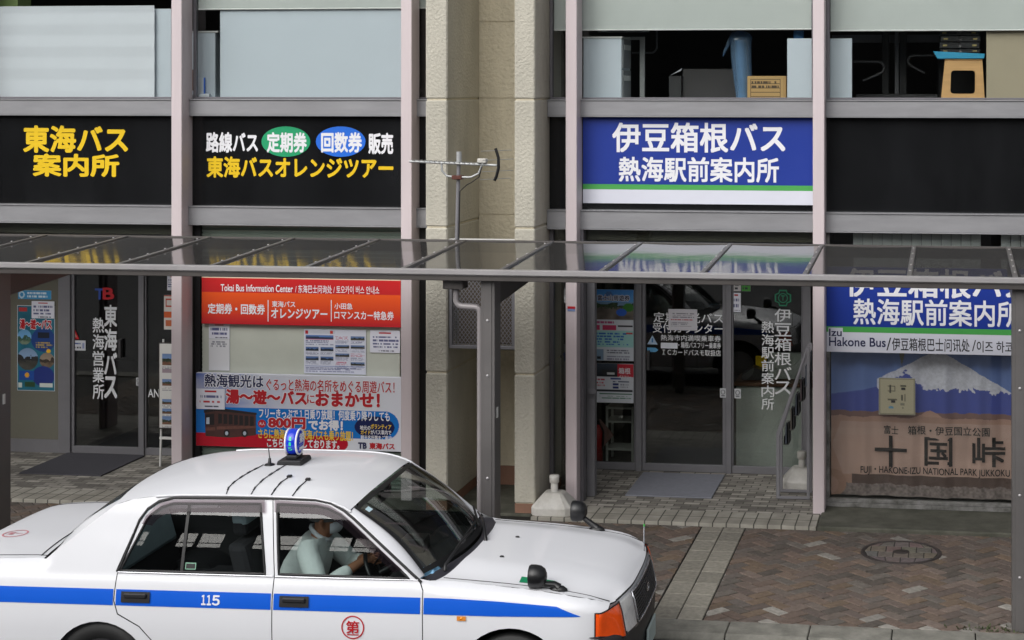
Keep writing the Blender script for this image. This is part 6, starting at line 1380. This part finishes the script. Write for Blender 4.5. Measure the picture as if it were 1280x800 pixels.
b = MB(); b.grid(lambda u, v: (.10 + 1.48 * u, -.60 + 1.2 * v, on_roof(.10 + 1.48 * u, -.60 + 1.2 * v) - .03), 12, 8); build('headlining', b, mat('grey headlining', '#6a6a6c', .9), TX)
def in_taxi(o): o.matrix_world = Matrix.Translation(TX.location) @ Matrix.Rotation(TH, 4, 'Z') @ Matrix.Translation(o.location) if False else o.matrix_world; return o
def taxi_pt(x, y, z): return (TX.location.x + cth * x - sth * y, TX.location.y + sth * x + cth * y, TX.location.z + z)
b = MB(); rr = random.Random(4)
b.grid(lambda u, v: taxi_pt(2.00 + .16 * u, -.66 + .20 * v, .89 + .05 * math.sin(3.1 * u) * math.sin(3.1 * v) + .012 * math.sin(17 * u + 9 * v)), 14, 14); single('dust_cloth', b, mat('pale blue cloth', '#86b9dd', .9, var=.08), 'crumpled pale blue cloth on the taxi dashboard', 'cloth')
# ------------------------------------------------------------------ the driver
def skin_mesh(name, joints, edges, m, parent, sub=2, root=0, smooth_fac=None):
    me = bpy.data.meshes.new(name); me.from_pydata([j[0] for j in joints], edges, []); o = bpy.data.objects.new(name, me); COL.objects.link(o)
    sk = o.modifiers.new('skin', 'SKIN'); sk.use_smooth_shade = True; sb = o.modifiers.new('sub', 'SUBSURF'); sb.levels = sub; sb.render_levels = sub
    for i, j in enumerate(joints):
        r_ = j[1] if isinstance(j[1], tuple) else (j[1], j[1]); me.skin_vertices[0].data[i].radius = r_; me.skin_vertices[0].data[i].use_root = (i == root)
    dg = bpy.context.evaluated_depsgraph_get(); n = bpy.data.meshes.new_from_object(o.evaluated_get(dg)); bpy.data.objects.remove(o); bpy.data.meshes.remove(me)
    for p in n.polygons: p.use_smooth = True
    n.name = name; return link(name, n, m, parent)
PERS = thing('person', 'driver in a white shirt and face mask bent over a phone in the taxi', 'person', taxi_pt(1.12, -.37, .54), rz=TH, local=True)
def T(x, y, z): return (x - 1.12, y + .37, z - .54)
J = [(T(1.12, -.37, .60), .11), (T(1.16, -.37, .78), .10), (T(1.235, -.37, .95), .10), (T(1.285, -.37, 1.03), .075), (T(1.30, -.37, 1.075), .058), (T(1.325, -.37, 1.125), .080), (T(1.340, -.37, 1.17), .092), (T(1.335, -.37, 1.215), .075),
     (T(1.25, -.55, 1.02), .055), (T(1.36, -.635, .85), .045), (T(1.40, -.635, .80), .042), (T(1.55, -.46, .895), .034), (T(1.60, -.41, .925), .026),
     (T(1.25, -.19, 1.02), .055), (T(1.40, -.13, .85), .045), (T(1.44, -.14, .82), .042), (T(1.56, -.30, .90), .034), (T(1.605, -.345, .925), .026),
     (T(1.18, -.48, .60), .095), (T(1.55, -.50, .62), .075), (T(1.66, -.50, .32), .05), (T(1.18, -.26, .60), .095), (T(1.55, -.25, .62), .075), (T(1.66, -.25, .32), .05)]
E_ = [(0, 1), (1, 2), (2, 3), (3, 4), (4, 5), (5, 6), (6, 7), (2, 8), (8, 9), (9, 10), (10, 11), (11, 12), (2, 13), (13, 14), (14, 15), (15, 16), (16, 17), (0, 18), (18, 19), (19, 20), (0, 21), (21, 22), (22, 23)]
# hands: palm and five fingers on each wrist, closed round the phone
def hand(wrist, wi, s_):
    k0 = len(J); J.append((tuple(Vector(wrist) + Vector((.035, s_ * .015, .004))), (.026, .015))); E_.append((wi, k0))
    for q in range(4):
        o0 = Vector(wrist) + Vector((.062, s_ * .012 + 0, .030 - q * .019)); o1 = o0 + Vector((.032 - .004 * abs(q - 1), s_ * .004, .002)); o2 = o1 + Vector((.012, s_ * .024, .0)); a = len(J)
        J.extend([(tuple(o0), .009), (tuple(o1), .008), (tuple(o2), .007)]); E_.extend([(k0, a), (a, a + 1), (a + 1, a + 2)])
    a = len(J); o0 = Vector(wrist) + Vector((.028, s_ * .028, .024)); J.extend([(tuple(o0), .010), (tuple(o0 + Vector((.026, s_ * .010, .018))), .008)]); E_.extend([(k0, a), (a, a + 1)])
hand(J[12][0], 12, 1); hand(J[17][0], 17, -1)
M['skin'] = mat('skin', '#9a6a50', .55, var=.06)
skin_mesh('body', J, E_, M['skin'], PERS)
JS = [(J[0][0], .17), (J[1][0], (.17, .17)), (J[2][0], (.17, .165)), (T(1.285, -.37, 1.055), .085), (J[8][0], .085), (J[9][0], .072), (J[10][0], .066), (T(1.535, -.477, .886), .046), (J[13][0], .085), (J[14][0], .072), (J[15][0], .066), (T(1.545, -.285, .892), .046)]
skin_mesh('shirt', JS, [(0, 1), (1, 2), (2, 3), (2, 4), (4, 5), (5, 6), (6, 7), (2, 8), (8, 9), (9, 10), (10, 11)], mat('white shirt', '#e2e8e6', .8, var=.06, vs=5, bump=.6, bs=14, bdist=.02), PERS)
b = MB(); b.tube([T(1.293 + .064 * math.cos(k * .5236), -.37 + .066 * math.sin(k * .5236), 1.086 - .045 * math.cos(k * .5236)) for k in range(12)], .015, 8, closed=True); build('collar', b, M['white_paper'], PERS)
def headf(a, c_, h): return T(1.345 + a * .10, -.37 + c_ * .083, 1.175 + h)
b = MB(); b.grid(lambda u, v: (lambda th, ph: T(1.335 + .112 * math.cos(th) * math.cos(ph) - .012, -.37 + .092 * math.sin(th) * math.cos(ph), 1.20 + .098 * math.sin(ph)))(u * 2 * math.pi, -.25 + v * (math.pi / 2 + .25)), 24, 10); build('hair', b, mat('grey hair', '#6d6c6b', .8, var=.3, vs=40), PERS)
b = MB(); b.grid(lambda u, v: (lambda th, ph: T(1.352 + .088 * math.cos(th) * math.cos(ph), -.37 + .080 * math.sin(th) * math.cos(ph), 1.135 + .062 * math.sin(ph)))(-1.25 + u * 2.5, -.7 + v * 1.3), 14, 8); build('face_mask', b, M['white_paper'], PERS)
for y in (-.405, -.335): b = MB(); b.lathe([(.012, -.012), (.014, 0), (.001, .012)], lambda a, c_, h: T(1.425 + h * .4, y + a, 1.185 + c_ * .6), 10); build('eye', b, M['black_ink'], PERS)
for y in (-.463, -.277): b = MB(); b.tube([T(1.335, y, 1.195), T(1.325, y * 1.0 + (-.012 if y < -.37 else .012), 1.175), T(1.335, y, 1.145)], [.012, .016, .010], 8); build('ear', b, M['skin'], PERS)
ph = MB(); ph.box(-.005, .005, -.04, .04, -.07, .07); o = build('mobile_phone', ph, M['black_plastic'], None, .004, 1, False); o.location = taxi_pt(1.70, -.375, .945); o.rotation_euler = (0, R(35), TH)
tag(o, 'dark phone held in both hands of the driver', 'phone')
# ------------------------------------------------------------------ station building across the road, mirrored in the taxi's windows
S = thing('station_building', 'dark station building with an open roof gallery, seen only mirrored in the taxi glass', 'building', (-8, -40, -.05))
M['stn'] = mat('dark station cladding', '#2e2c2a', .7, var=.15); M['stn_glass'] = glass('dusty gallery glass', (.62, .62, .60), 1.45, haze=.1); M['stn_pale'] = mat('pale station fascia', '#9b9a94', .7, var=.08)
def sp(name, x0, x1, y0, y1, z0, z1, m): b = MB(); b.box(x0, x1, y0, y1, z0, z1); return build(name, b, m, S)
SX0, SX1, SY = -46, 9, -40
sp('wall', SX0, SX1, SY - 1.2, SY, -.05, 11.15, M['stn']); sp('roof', SX0, SX1, SY - 1.4, SY + .1, 12.9, 14.2, M['stn'])
x = SX0
while x < SX1:
    sp('column', x, x + .75, SY - .5, SY, 11.151, 12.899, M['stn'])
    f = MB(); f.box(x + .751, x + 2.2, SY - .15, SY, 12.48, 12.56); f.box(x + 1.42, x + 1.50, SY - .15, SY, 11.151, 12.479); f.box(x + .751, x + 2.2, SY - .15, SY, 11.55, 11.60); wf_ = build('window_frame', f, M['stn'], S); f = MB(); f.add([(x + .751, SY - .3, 11.151), (x + 2.2, SY - .3, 11.151), (x + 2.2, SY - .3, 12.899), (x + .751, SY - .3, 12.899)], [(0, 1, 2, 3)]); build('pane', f, M['stn_glass'], wf_)
    x += 2.2
